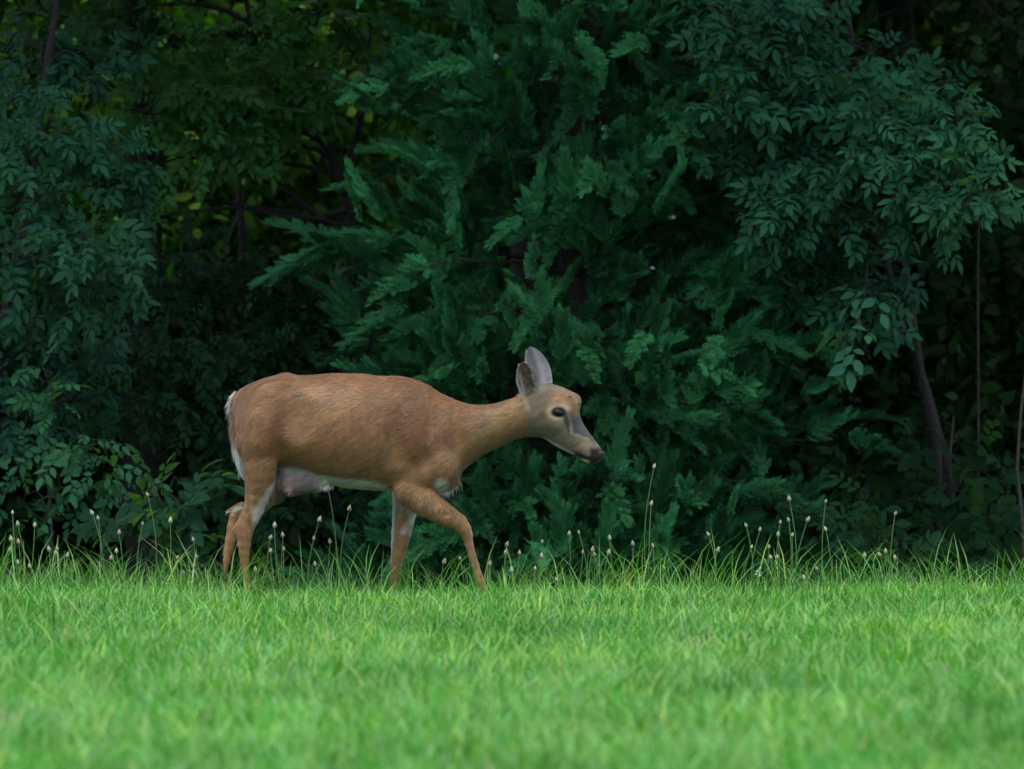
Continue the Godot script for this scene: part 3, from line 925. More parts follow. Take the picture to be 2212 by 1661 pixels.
# ---------------------------------------------------------------- plantain stalks
func stalk_label(list: Array, k: int) -> String:
	var ordinal := ["first", "second", "third", "fourth", "fifth", "sixth", "seventh", "eighth", "ninth", "tenth", "eleventh", "twelfth", "thirteenth", "fourteenth", "fifteenth", "sixteenth", "seventeenth", "eighteenth", "nineteenth", "twentieth", "twenty-first", "twenty-second", "twenty-third", "twenty-fourth", "twenty-fifth", "twenty-sixth", "twenty-seventh", "twenty-eighth", "twenty-ninth", "thirtieth", "thirty-first", "thirty-second"]
	var x: float = list[k][0]
	var zones := [[0, 470, "those left of the doe"], [470, 820, "those under the doe's belly"], [820, 1130, "those by the doe's front legs"], [1130, 1480, "those below the doe's nose"], [1480, 2212, "those before the dark gap"]]
	for z in zones:
		if x >= z[0] and x < z[1]:
			var n := 0
			for j in list.size():
				if list[j][0] < x and list[j][0] >= z[0]: n += 1
			var size := "tall" if list[k][1] < 1125 else "short" if list[k][1] > 1185 else "mid-height"
			return "%s plantain stalk, %s from left of %s" % [size, ordinal[n], z[2]]
	return ""

func build_stalks() -> void:
	var heads := [[27, 1105], [39, 1131], [40.5, 1169], [25, 1164], [20, 1187], [75, 1133], [38.5, 1214], [107, 1186], [125, 1183], [120, 1191], [145, 1199], [66, 1222], [201, 1106], [213, 1118], [257, 1149], [251.5, 1189], [307.5, 1129], [320, 1066], [368, 1124], [418.5, 1164], [425.6, 1200], [382, 1202], [396, 1237], [239.5, 1204],
		[593, 1134], [583, 1160], [611, 1155], [584.7, 1188], [613, 1185], [677.7, 1161], [688.6, 1122], [709, 1050], [753.5, 1098], [713, 1168], [681, 1217], [552, 1230],
		[957.7, 1212], [995, 1204], [1057, 1217], [1091.6, 1192], [1095, 1174], [1122, 1193], [1105, 1231],
		[1171, 1168], [1170, 1200], [1229, 1151], [1251, 1148], [1259, 1190], [1280, 1186], [1285, 1196], [1317, 1161], [1314, 1192], [1367.6, 1173], [1412, 1006], [1406, 1086], [1411, 1177], [1436, 1225], [1155, 1225], [1204, 1250],
		[1532, 1152], [1549, 1187], [1613, 1133], [1641, 1142], [1622, 1179], [1661, 1180], [1685, 1126], [1680.6, 1153], [1705.5, 1077], [1704, 1121], [1711, 1153], [1743, 1121], [1783, 1080], [1784.5, 1141], [1868, 1199], [1901.6, 1196], [1913, 1189], [1933, 1107], [1934, 1203], [1639.6, 1226], [1738, 1247], [1765, 1226], [1666, 1202], [1679, 1202]]
	var head_mats := []
	for c in [Color(0.27, 0.28, 0.19), Color(0.19, 0.21, 0.13), Color(0.245, 0.225, 0.15), Color(0.36, 0.36, 0.28)]:
		head_mats.push_back(leafy(c, 0.8, 0.2, false))
	var stem_mat := leafy(Color(0.06, 0.13, 0.035), 0.55, 0.3, false)
	# four seed heads: a pointed cone of bumpy scales with a ring of dry anthers on some
	var head_meshes := []
	for k in 4:
		var s := Shape.new()
		var rows := 9
		for i in rows + 1:
			var t := float(i) / rows
			var r := 0.0066 * pow(sin(PI * clampf(0.1 + t * 0.9, 0, 1)), 0.8) * (1.25 - 0.85 * t)
			for j in 12:
				var a := TAU * j / 12.0 + i * 0.26
				var rr := r * (1.0 + 0.28 * (1.0 if (i + j) % 2 else -0.3)) + rng.randf_range(-0.0006, 0.0006)
				s.vert(Vector3(cos(a) * rr, 0.024 * t, sin(a) * rr), Vector3.UP)
		for i in rows:
			for j in 12:
				var a := i * 12 + j
				var b := i * 12 + (j + 1) % 12
				s.tri(a, a + 12, b); s.tri(b, a + 12, b + 12)
		s.smooth()
		if k != 1:
			for j in (16 if k == 3 else 9):
				var a := rng.randf() * TAU
				var y := rng.randf_range(0.004, 0.014)
				add_leaf(s, Vector3(cos(a) * 0.006, y, sin(a) * 0.006), Vector3(cos(a), rng.randf_range(-0.3, 0.8), sin(a)), Vector3.UP, rng.randf_range(0.004, 0.008), 0.003, 0.1, 0.1)
		head_meshes.push_back(s.done())
	for k in heads.size():
		var z := rng.randf_range(-0.75, -0.05)
		if heads[k][1] > 1200: z = rng.randf_range(-0.5, 0.25)
		if heads[k][0] > 1480: z -= 0.15
		var head := P(heads[k][0], heads[k][1] + 6, z)
		var lean := rng.randf_range(-0.05, 0.04) * (0.4 + head.y)
		var gx := head.x + lean
		var foot := Vector3(gx, ground_y(gx, z), z)
		var o := thing("plantain_stalk", stalk_label(heads, k), "plantain stalk", foot, "plantain stalks along the lawn edge")
		var pts := []
		var top := head - foot
		var sway := rng.randf_range(-0.022, 0.022) * top.y / 0.3
		for j in 7:
			var t := j / 6.0
			pts.push_back(Vector3(top.x * pow(t, 1.4) + sin(t * PI) * sway, top.y * t, 0.01 * sin(t * PI)))
		var s := Shape.new()
		tube(s, pts, taper(0.0021, 0.0014, 6), 5)
		part("stem", s.done(), stem_mat, o)
		var h := part("seed_head", head_meshes[k % 4], head_mats[(k * 5 + k / 3) % 4], o)
		var dirn: Vector3 = (pts[6] - pts[5]).normalized() + Vector3(rng.randf_range(-0.25, 0.25), 0, rng.randf_range(-0.2, 0.2))
		h.transform = Transform3D(facing(dirn, Vector3(rng.randf_range(-1, 1), 0, 1), rng.randf_range(0.65, 1.05)), top)

# ---------------------------------------------------------------- grass
func blade(s: Shape, o: Vector3, dir: Vector3, height: float, width: float, bend: float, tone: float) -> void:
	var out := Vector3(dir.x, 0, dir.z).normalized()
	var side := out.cross(Vector3.UP)
	var last := -1
	for k in 4:
		var t := k / 3.0
		var c := o + Vector3.UP * height * (t - 0.28 * bend * t * t) + out * height * bend * t * t
		var tang := (Vector3.UP * (1.0 - 0.56 * bend * t) + out * 2.0 * bend * t).normalized()
		var nn := side.cross(tang).normalized()
		if nn.dot(out) > 0.0: nn = -nn
		var col := Color(tone, tone, tone)
		var w: float = width * 0.5 * [0.75, 1.0, 0.75, 0.0][k]
		if k < 3:
			var a := s.vert(c - side * w, nn, col)
			var b := s.vert(c + side * w, nn, col)
			if last >= 0:
				s.tri(last, a, last + 1); s.tri(last + 1, a, b)
			last = a
		else:
			var a := s.vert(c, nn, col)
			s.tri(last, a, last + 1)

func tuft(count: int, radius: float, low: float, high: float, width: float) -> ArrayMesh:
	var s := Shape.new()
	for k in count:
		var a := rng.randf() * TAU
		var o := Vector3(cos(a), 0, sin(a)) * radius * sqrt(rng.randf())
		blade(s, o, Vector3(cos(a), 0, sin(a)) + rnd(0.8), lerpf(low, high, pow(rng.randf(), 1.5)), width * rng.randf_range(0.6, 1.3), rng.randf_range(0.1, 0.95), rng.randf_range(0.75, 1.25))
	return s.done(true)

func grass_layer(called: String, label: String, mesh: Mesh, mat: Material, count: int, area: Rect2, base: Color, small: float, big: float, edge: float) -> void:
	var places := []
	var tints := []
	for k in count:
		var x := rng.randf_range(area.position.x, area.end.x)
		var z := rng.randf_range(area.position.y, area.end.y)
		if absf(x) > 2.4 and rng.randf() < 0.45: x *= 0.45
		if edge > 0.0 and z < 0.25 + noise.get_noise_2d(x * 90.0, 5.0) * 0.35 and rng.randf() < edge + (1.0 - edge) * smoothstep(0.3, -0.2, z): continue
		var patch := noise.get_noise_2d(x * 55.0 + 300.0, z * 22.0)
		var f := rng.randf_range(0.65, 1.35) * (1.0 + 0.4 * patch)
		var yel := rng.randf_range(0.75, 1.35) * (1.0 + 0.5 * maxf(patch, 0.0))
		var sc := rng.randf_range(small, big) * (1.0 + 0.25 * noise.get_noise_2d(x * 70.0, z * 70.0 + 50.0))
		var b := Basis.from_euler(Vector3(rng.randf_range(-0.15, 0.15), rng.randf() * TAU, rng.randf_range(-0.15, 0.15))).scaled(Vector3(sc, sc, sc))
		places.push_back(Transform3D(b, Vector3(x, ground_y(x, z) - 0.003, z)))
		var tint := Color(base.r * f * yel, base.g * f, base.b * f * rng.randf_range(0.7, 1.4))
		var kind := rng.randf()
		if kind < 0.05: tint = Color(0.24, 0.38, 0.05) * rng.randf_range(0.8, 1.1)
		elif kind < 0.12: tint = Color(0.13, 0.30, 0.11) * rng.randf_range(0.9, 1.3)
		elif kind < 0.15: tint = Color(0.06, 0.15, 0.03)
		elif kind < 0.165: tint = Color(0.34, 0.33, 0.20)
		tints.push_back(tint)
	var o := scatter(numbered(called), mesh, mat, places, tints, self)
	tag(o, label, "grass", "", "stuff")

# ================================================================ the place
func _ready() -> void:
	rng.seed = 20240607
	noise.seed = 11
	noise.frequency = 0.02
	noise.fractal_octaves = 3
	# ---- camera
	var cam := Camera3D.new()
	cam.name = "camera"
	add_child(cam)
	cam.fov = rad_to_deg(2.0 * atan(830.5 / PX / DIST))
	cam.near = 0.5
	cam.far = 3000.0
	var lens := CameraAttributesPhysical.new()
	lens.frustum_focal_length = 12.0 / tan(deg_to_rad(cam.fov) / 2.0)
	lens.frustum_focus_distance = 25.0
	lens.exposure_aperture = 5.0
	lens.frustum_near = 0.5
	lens.frustum_far = 3000.0
	cam.attributes = lens
	cam.position = Vector3(0, EYE, DIST)
	cam.look_at(Vector3(0, EYE - 70.5 / PX, 0))
	cam.current = true
	# ---- sky, sun and exposure
	var env := Environment.new()
	env.background_mode = Environment.BG_SKY
	env.sky = Sky.new()
	var sky := ProceduralSkyMaterial.new()
	sky.sky_top_color = Color(0.86, 0.92, 1.0)
	sky.sky_horizon_color = Color(0.56, 0.64, 0.70)
	sky.sky_curve = 0.2
	sky.ground_bottom_color = Color(0.10, 0.16, 0.08)
	sky.ground_horizon_color = Color(0.14, 0.22, 0.12)
	env.sky.sky_material = sky
	env.tonemap_mode = Environment.TONE_MAPPER_LINEAR
	env.tonemap_exposure = 2.7
	env.sdfgi_enabled = true
	env.ssao_enabled = true
	env.ssil_enabled = true
	var world := WorldEnvironment.new()
	world.name = "world"
	world.environment = env
	add_child(world)
	var sun := DirectionalLight3D.new()
	sun.name = "sun"
	sun.light_energy = 0.45
	sun.light_angular_distance = 25.0
	sun.light_color = Color(1.0, 0.97, 0.91)
	sun.shadow_enabled = true
	add_child(sun)
	sun.rotation_degrees = Vector3(-72, -20, 0)

	build_ground()
	build_wood()
	build_front_plants()
	build_doe()
	build_stalks()
	build_lawn()
	build_small_things()

func build_ground() -> void:
	var s := Shape.new()
	var xs := []
	var zs := []
	for k in 81: xs.push_back(-8.0 + 0.2 * k)
	for k in 121: zs.push_back(-10.0 + 0.2 * k)
	for far in [14.0, 30.0, 80.0, 300.0, 2000.0]:
		xs.push_back(far); xs.push_front(-far); zs.push_front(-far); zs.push_back(maxf(far, 14.5))
	for x in xs:
		for z in zs:
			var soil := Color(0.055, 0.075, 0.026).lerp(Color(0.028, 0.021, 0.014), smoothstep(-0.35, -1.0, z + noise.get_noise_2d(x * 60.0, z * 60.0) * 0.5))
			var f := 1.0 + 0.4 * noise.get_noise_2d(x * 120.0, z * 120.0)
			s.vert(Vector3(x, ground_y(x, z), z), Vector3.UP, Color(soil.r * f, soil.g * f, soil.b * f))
	var w := zs.size()
	for i in xs.size() - 1:
		for j in w - 1:
			var a := i * w + j
			s.tri(a, a + w, a + 1); s.tri(a + 1, a + w, a + w + 1)
	s.smooth()
	var m := StandardMaterial3D.new()
	m.vertex_color_use_as_albedo = true
	m.roughness = 1.0
	m.heightmap_enabled = true
	m.heightmap_texture = noise_map(0.04, 5, Color.BLACK, Color.WHITE, 5)
	m.heightmap_scale = 2.0
	m.uv1_triplanar = true
	m.uv1_world_triplanar = true
	m.uv1_scale = Vector3.ONE * 1.3
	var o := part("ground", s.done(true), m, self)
	o.set_meta("kind", "structure")
	o.set_meta("label", "lawn soil that falls away to the dark floor of the wood")

func build_wood() -> void:
	var dark := bark(Color(0.012, 0.010, 0.008), Color(0.035, 0.029, 0.023), 1)
	var balls := [leaf_ball(34, 0.26, 0.085, 0.045), leaf_ball(34, 0.28, 0.10, 0.05), leaf_ball(30, 0.24, 0.075, 0.04)]
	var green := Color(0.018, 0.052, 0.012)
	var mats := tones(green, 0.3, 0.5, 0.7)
	var list := [
		["straight dark forest tree at the upper right behind the boughs", -1.0, 1955, -8.6, 9.0, Vector3(2.2, 2.8, 2.0), 3.3, 0.11],
		["slim forest tree behind the cedar, crown showing above it", 0.0, 1480, -8.5, 9.0, Vector3(2.4, 3.2, 2.2), 2.6, 0.10],
		["forest tree deep behind the compound-leaved tree", 0.0, 2350, -7.6, 9.0, Vector3(1.9, 3.4, 1.9), 2.2, 0.12],
		["forest tree standing outside the left edge of the view", 0.0, -500, -5.5, 8.0, Vector3(2.2, 3.4, 2.2), 0.9, 0.12],
		["forest tree standing outside the right edge of the view", 0.0, 2800, -5.8, 8.5, Vector3(2.3, 3.6, 2.2), 1.2, 0.12],
		["far forest tree seen in the gap left of centre", 0.0, 1050, -16.5, 10.0, Vector3(2.4, 3.4, 2.4), 2.6, 0.14],
		["far forest tree at the upper left", 0.0, -150, -17.0, 10.0, Vector3(2.4, 3.2, 2.4), 3.3, 0.14],
		["far forest tree at the upper right", 0.0, 1850, -17.0, 10.0, Vector3(3.0, 4.0, 2.4), 1.8, 0.14],
		["far forest tree beyond the left edge of the view", 0.0, -700, -10.5, 10.0, Vector3(3.2, 4.2, 2.6), 1.2, 0.14],
		["far forest tree beyond the right edge of the view", 0.0, 2900, -10.8, 10.0, Vector3(3.2, 4.2, 2.6), 1.2, 0.14]]
	for t in list:
		var at := P(t[2], 1300, t[3])
		at.y = ground_y(at.x, at.z)
		wood_tree(t[0], at, t[4], t[5], t[6], t[7], balls, green, mats, dark, 620, Vector3(rng.randf_range(-0.3, 0.3), 0, 0))
	var lit := Color(0.095, 0.225, 0.030)  # brightened leaf colour stands in for daylight coming through the leaves
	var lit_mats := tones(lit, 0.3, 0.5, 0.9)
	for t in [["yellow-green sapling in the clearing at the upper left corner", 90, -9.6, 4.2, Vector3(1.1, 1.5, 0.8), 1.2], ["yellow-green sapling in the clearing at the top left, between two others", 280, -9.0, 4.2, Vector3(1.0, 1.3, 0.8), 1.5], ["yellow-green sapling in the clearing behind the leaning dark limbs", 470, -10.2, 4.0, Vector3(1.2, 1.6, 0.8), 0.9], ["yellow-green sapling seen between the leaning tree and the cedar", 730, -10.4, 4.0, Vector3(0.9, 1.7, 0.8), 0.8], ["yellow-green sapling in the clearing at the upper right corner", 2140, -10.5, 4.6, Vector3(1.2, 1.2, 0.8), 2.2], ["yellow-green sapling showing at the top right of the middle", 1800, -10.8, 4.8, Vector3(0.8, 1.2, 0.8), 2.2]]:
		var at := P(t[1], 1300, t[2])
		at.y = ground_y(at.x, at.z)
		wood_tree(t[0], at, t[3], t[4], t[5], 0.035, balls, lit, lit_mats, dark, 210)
	for t in [["dense dark young tree deep in the shade at the right", 2040, -7.0, Vector3(1.5, 1.25, 0.9)], ["dense dark young tree in the shade beyond the doe's rump", 520, -7.2, Vector3(1.7, 0.75, 0.9)], ["dense dark young tree in the shade at the far left", -80, -7.0, Vector3(1.2, 0.9, 0.9)]]:
		var at := P(t[1], 1300, t[2])
		at.y = ground_y(at.x, at.z)
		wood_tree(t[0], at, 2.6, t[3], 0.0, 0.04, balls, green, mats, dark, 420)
	for t in [["tall forest tree at the left, unseen high boughs added to shade the wood edge", 330, -6.3], ["tall forest tree behind the cedar, unseen high boughs added to shade the wood edge", 1120, -6.6], ["tall forest tree at the right, unseen high boughs added to shade the wood edge", 1700, -6.9], ["tall forest tree left of the view, unseen high boughs added to shade the wood edge", -560, -6.4], ["tall forest tree right of the view, unseen high boughs added to shade the wood edge", 2760, -6.4]]:
		var at := P(t[1], 1300, t[2])
		at.y = ground_y(at.x, at.z)
		wood_tree(t[0], at, 10.0, Vector3(2.3, 2.8, 2.5), 3.1, 0.10, balls, green, mats, dark, 900, Vector3(rng.randf_range(-0.2, 0.2), 0, 0), 2.5)  # high crowns, out of view, added to keep skylight off the wood edge
	# the far wood, one mass of leaves
	var places := []
	var tints := []
	for k in 9000:
		var at := Vector3(rng.randf_range(-12, 12), rng.randf_range(-0.4, 8.0), rng.randf_range(-23.0, -18.0))
		if absf(at.x + 2.2) < 1.7 and at.y > 2.6 + 0.5 * noise.get_noise_2d(at.x * 120.0, 3.0): at.y *= 0.33      # a dip in the tree line
		places.push_back(Transform3D(Basis.from_euler(rnd(PI)).scaled(Vector3.ONE * rng.randf_range(1.3, 2.2)), at))
		var f := rng.randf_range(0.6, 1.3)
		tints.push_back(Color(green.r * f, green.g * f, green.b * f))
	tag(scatter("far_wood", balls[0], mats.many, places, tints, self), "far-off wood that reads as one dark mass of leaves", "wood", "", "stuff")
	# undergrowth on the floor of the wood
	places = []; tints = []
	var low := leaf_twig(7, 0.22, 0.07, 0.04)
	for k in 1500:
		var x := rng.randf_range(-5, 5)
		var z := rng.randf_range(-7.0, -2.2)
		places.push_back(Transform3D(facing(Vector3(0, 1, 0) + rnd(0.7), Vector3(0, 0.8, 0.7) + rnd(0.5), rng.randf_range(0.7, 1.3)), Vector3(x, ground_y(x, z), z)))
		var f := rng.randf_range(0.7, 1.2)
		tints.push_back(Color(0.03 * f, 0.075 * f, 0.03 * f))
	tag(scatter("undergrowth", low, mats.many, places, tints, self), "low leafy undergrowth on the dark floor of the wood", "undergrowth", "", "stuff")

func build_front_plants() -> void:
	var grey := bark(Color(0.022, 0.018, 0.014), Color(0.06, 0.048, 0.036), 31)
	var black := bark(Color(0.010, 0.008, 0.007), Color(0.028, 0.023, 0.019), 41)
	# ---- the cedar in the middle
	var foot := P(1240, 1300, -4.4)
	foot.y = ground_y(foot.x, foot.z)
	var cedar := thing("cedar_tree", "dense blue-green cedar with drooping feathery sprays behind the doe", "tree", foot)
	var s := Shape.new()
	tube(s, bow(Vector3(0, -0.1, 0), Vector3(0.1, 6.8, 0), 0.0, 9, 0.02), taper(0.10, 0.015, 9), 10, 0.06)
	part("trunk", s.done(), grey, cedar)
	var sprays := [cedar_spray(0.085, 0.034), cedar_spray(0.10, 0.036), cedar_spray(0.075, 0.032), cedar_spray(0.09, 0.030)]
	var base := Color(0.025, 0.126, 0.043)
	var mats := tones(base, 0.35, 0.65, 0.25, 0.2)
	var places := []
	for k in 560:
		var h := 0.10 + 6.4 * pow(k / 560.0, 1.75)
		var a := k * 2.39996 + rng.randf_range(-0.25, 0.25)
		if sin(a) < -0.2 and k % 3: a = -a      # the open side towards the lawn carries more boughs
		var reach := lerpf(0.98, 0.35, pow(h / 6.8, 2.0)) * rng.randf_range(0.5, 1.15)
		var dirn := Vector3(cos(a), rng.randf_range(-0.1, 0.6), sin(a))
		var from := Vector3(0, h, 0)
		var tip := from + dirn * reach + Vector3(0, -0.12 * reach, 0)
		if h < 4.0 and k % 3 == 0:
			var b := Shape.new()
			tube(b, bow(from, tip, 0.05, 5, 0.015), taper(0.012, 0.003, 5), 5)
			part("branch", b.done(), grey, cedar)
		# plumes: feathers of little sprays that point forward along an axis
		for f in int(3.0 + 4.2 * reach):
			var root := from.lerp(tip, 0.25 + 0.75 * pow(rng.randf(), 0.7)) + rnd(0.07)
			var ax := (dirn * 0.7 + Vector3(0, rng.randf_range(-0.45, 1.05), 0) + rnd(0.5)).normalized()
			var long := rng.randf_range(0.16, 0.34)
			var face := (Vector3(cos(a) * 0.7, 0.5, sin(a) * 0.7) + rnd(0.5)).normalized()
			var side := ax.cross(face).normalized()
			var tone := 0.5 + 1.4 * pow(rng.randf(), 1.6)
			var n := int(long * 220.0)
			for j in n:
				var t := float(j) / n
				var d := 1.0 if j % 2 else -1.0
				var out := ax * (0.75 + 0.5 * t) + side * d * rng.randf_range(0.25, 0.85) * (1.0 - 0.5 * t) + face * rng.randf_range(-0.25, 0.45)
				places.push_back([Transform3D(facing(out, face + rnd(0.6), rng.randf_range(0.5, 0.98) * (1.15 - 0.45 * t)), foot + root + ax * long * t - Vector3(0, long * 0.18 * t * t, 0)), tone])
	leaves(cedar, "spray", "sprays", sprays, base, 0.2, mats, places, 300)
	# ---- the compound-leaved tree at the right
	var ash := [compound_leaf(3, 0.13, 0.066, 0.029), compound_leaf(3, 0.15, 0.070, 0.030), compound_leaf(2, 0.11, 0.068, 0.031), compound_leaf(4, 0.16, 0.060, 0.025), compound_leaf(3, 0.14, 0.058, 0.027), compound_leaf(2, 0.10, 0.075, 0.034)]
	var ash_col := Color(0.014, 0.062, 0.030)
	var ash_mats := tones(ash_col, 0.25, 0.6, 0.4, 0.16)
	foot = P(2035, 1300, -4.9)
	foot.y = ground_y(foot.x, foot.z)
	leafy_plant("compound_leaved_tree", "compound-leaved tree at the right whose boughs reach over the cedar", "tree", "", foot,
		[foot + Vector3(0, -0.1, 0), P(2020, 950, -4.8), P(1985, 800, -4.7), P(1940, 500, -4.4), P(1860, 200, -4.3), P(1800, -120, -4.2)], [0.026, 0.025, 0.023, 0.021, 0.018, 0.012],
		[[1580, 50, 80, 80, -3.4, 34], [1640, 10, 60, 40, -3.5, 14], [1575, 150, 50, 70, -3.3, 18], [1690, 110, 100, 60, -3.6, 30], [1560, 225, 70, 26, -3.3, 16], [1680, 230, 110, 45, -3.5, 34], [1790, 190, 100, 55, -3.5, 40], [1900, 250, 110, 60, -3.3, 46], [2010, 200, 80, 40, -3.4, 26], [2070, 260, 65, 40, -3.2, 24],
		[1960, 330, 110, 50, -3.2, 40], [2080, 350, 60, 40, -3.1, 22], [2110, 425, 50, 32, -3.0, 20], [2040, 410, 70, 35, -3.1, 20], [1850, 350, 90, 45, -3.4, 30], [1740, 320, 90, 45, -3.6, 28], [1640, 330, 80, 40, -3.6, 22], [1670, 440, 70, 35, -3.4, 20], [1780, 440, 90, 40, -3.4, 28], [1900, 470, 90, 45, -3.4, 26], [1990, 490, 60, 30, -3.3, 12], [1650, 520, 45, 30, -3.5, 10], [1750, 560, 90, 40, -3.8, 24], [1880, 590, 70, 40, -3.8, 18], [1850, 660, 70, 30, -3.6, 14], [1700, 620, 60, 30, -3.9, 12], [1880, 120, 90, 50, -3.9, 26], [1720, 20, 80, 40, -3.8, 20], [1900, 690, 30, 20, -3.5, 5]],
		ash, ash_col, 0.28, ash_mats, black, 0.84, 300, 0.009, 0.7)
	# a thin hanging shoot with a few pale leaves
	var shoot := [leaf_twig(4, 0.10, 0.085, 0.048, 1.0), leaf_twig(3, 0.08, 0.08, 0.045, 1.0)]
	foot = P(1875, 560, -3.4)
	leafy_plant("hanging_vine", "thin vine hanging below the right-hand boughs with a few pale leaves", "vine", "", foot, [foot, P(1868, 640, -3.35), P(1850, 700, -3.3), P(1832, 735, -3.3)], [0.004, 0.003, 0.0025, 0.002],
		[[1828, 748, 16, 12, -3.28, 3], [1870, 712, 16, 8, -3.3, 2], [1880, 640, 30, 12, -3.35, 4]], shoot, Color(0.022, 0.085, 0.045), 0.15, tones(Color(0.022, 0.085, 0.045), 0.15, 0.6, 0.4, 0.16), black, 0.9, 300, 0.002, 0.5)
	# ---- left side
	foot = P(-60, 1300, -4.4)
	foot.y = ground_y(foot.x, foot.z)
	leafy_plant("compound_leaved_shrub", "blue-green compound-leaved shrub filling the left edge of the picture", "shrub", "", foot,
		[foot + Vector3(0, -0.1, 0), P(-40, 1000, -4.2), P(10, 700, -4.1), P(60, 450, -4.0), P(100, 150, -4.0), P(140, -100, -4.0)], [0.035, 0.032, 0.028, 0.022, 0.016, 0.01],
		[[40, 210, 90, 50, -3.6, 22], [130, 290, 100, 50, -3.5, 30], [30, 330, 70, 50, -3.4, 18], [220, 330, 80, 50, -3.6, 24], [80, 430, 110, 45, -3.5, 28], [250, 410, 60, 50, -3.7, 16], [180, 520, 90, 40, -3.3, 32], [60, 560, 90, 50, -3.5, 24], [230, 560, 45, 30, -3.2, 14], [40, 680, 90, 50, -3.6, 22], [170, 650, 90, 40, -3.5, 22], [110, 760, 100, 50, -3.8, 22], [20, 800, 60, 60, -3.8, 16], [200, 760, 70, 40, -3.9, 14], [60, 100, 90, 60, -4.1, 22], [200, 130, 90, 60, -4.2, 22], [40, 900, 80, 60, -4.0, 16], [150, 880, 80, 50, -4.1, 16]],
		ash, Color(0.014, 0.056, 0.029), 0.25, tones(Color(0.014, 0.056, 0.029), 0.25, 0.6, 0.4, 0.16), black, 0.80, 300, 0.008, 0.6)
	var small := [leaf_twig(9, 0.16, 0.048, 0.026), leaf_twig(8, 0.14, 0.052, 0.028), leaf_twig(11, 0.18, 0.044, 0.024)]
	var olive := Color(0.026, 0.100, 0.026)
	var olive_mats := tones(olive, 0.3, 0.55, 0.6, 0.28)
	foot = P(800, 1300, -5.6)
	foot.y = ground_y(foot.x, foot.z)
	var tree := leafy_plant("leaning_tree", "dark leaning tree left of the cedar with bare limbs reaching left", "tree", "", foot,
		[foot + Vector3(0, -0.1, 0), P(798, 1000, -5.6), P(792, 720, -5.5), P(772, 560, -5.4), P(748, 430, -5.4), P(712, 320, -5.4), P(640, 250, -5.4), P(560, 160, -5.4), P(520, -60, -5.4)], [0.055, 0.048, 0.038, 0.030, 0.026, 0.022, 0.016, 0.012, 0.008],
		[[430, 200, 90, 50, -5.0, 34], [520, 260, 90, 50, -5.1, 34], [600, 190, 90, 60, -5.2, 34], [450, 300, 80, 40, -5.0, 28], [540, 330, 70, 30, -5.6, 10], [340, 250, 80, 60, -5.1, 30], [680, 160, 70, 60, -5.3, 24], [360, 100, 100, 50, -5.3, 34], [520, 80, 100, 50, -5.3, 34], [320, 360, 80, 40, -5.2, 20], [300, 480, 60, 40, -5.2, 12], [250, 40, 90, 50, -5.4, 26], [680, 40, 90, 50, -5.4, 26]],
		small, olive, 0.3, olive_mats, black, 1.15, 300, 0.014, 0.6, "leaf_twig")
	for limb in [[[770, 545], [700, 490], [640, 462], [560, 452], [500, 440], [440, 430]], [[752, 450], [690, 470], [620, 415], [560, 385], [490, 360]], [[745, 420], [760, 330], [790, 220], [800, 60]], [[790, 700], [730, 640], [660, 600], [560, 590]]]:
		var pts := []
		for q in limb: pts.push_back(P(q[0], q[1], -5.45 + rng.randf_range(-0.05, 0.1)) - foot)
		var b := Shape.new()
		tube(b, pts, taper(0.019, 0.007, pts.size() - 1), 7, 0.08)
		part("branch", b.done(), black, tree)
	foot = P(480, 1300, -4.8)
	foot.y = ground_y(foot.x, foot.z)
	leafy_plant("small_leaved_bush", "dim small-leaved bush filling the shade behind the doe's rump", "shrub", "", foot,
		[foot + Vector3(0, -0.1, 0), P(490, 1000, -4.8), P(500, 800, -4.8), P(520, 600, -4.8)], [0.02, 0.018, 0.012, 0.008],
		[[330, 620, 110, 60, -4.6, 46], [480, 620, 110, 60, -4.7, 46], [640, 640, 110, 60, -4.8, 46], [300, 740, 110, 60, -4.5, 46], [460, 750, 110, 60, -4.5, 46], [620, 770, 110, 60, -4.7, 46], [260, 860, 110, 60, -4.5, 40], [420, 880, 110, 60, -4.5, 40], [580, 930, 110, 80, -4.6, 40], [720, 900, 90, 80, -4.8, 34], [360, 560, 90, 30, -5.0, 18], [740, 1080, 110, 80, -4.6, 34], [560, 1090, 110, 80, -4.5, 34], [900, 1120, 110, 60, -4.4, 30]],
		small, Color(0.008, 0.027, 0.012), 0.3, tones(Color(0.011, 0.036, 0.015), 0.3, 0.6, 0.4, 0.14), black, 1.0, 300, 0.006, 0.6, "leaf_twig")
	var big := [leaf_twig(6, 0.16, 0.095, 0.055), leaf_twig(5, 0.14, 0.10, 0.058), leaf_twig(7, 0.2, 0.085, 0.05)]
	foot = P(370, 1300, -2.5)
	foot.y = ground_y(foot.x, foot.z)
	leafy_plant("broad_leaved_seedling", "low broad-leaved seedling on the lawn edge behind the doe's hind feet", "shrub", "", foot,
		[foot + Vector3(0, -0.05, 0), P(365, 1180, -2.3), P(350, 1090, -2.3), P(320, 1030, -2.4)], [0.008, 0.007, 0.005, 0.003],
		[[330, 1070, 50, 26, -2.2, 8], [410, 1050, 40, 18, -2.3, 6], [395, 1100, 50, 30, -2.1, 9], [300, 1120, 50, 26, -2.3, 7], [430, 1140, 40, 40, -2.3, 8], [370, 1170, 70, 36, -2.1, 10], [260, 1090, 30, 30, -2.5, 5]],
		big, Color(0.007, 0.026, 0.013), 0.2, tones(Color(0.007, 0.026, 0.013), 0.2, 0.7, 0.4, 0.10), black, 0.9, 300, 0.003, 0.6, "leaf_twig")
	foot = P(120, 1300, -3.0)
	foot.y = ground_y(foot.x, foot.z)
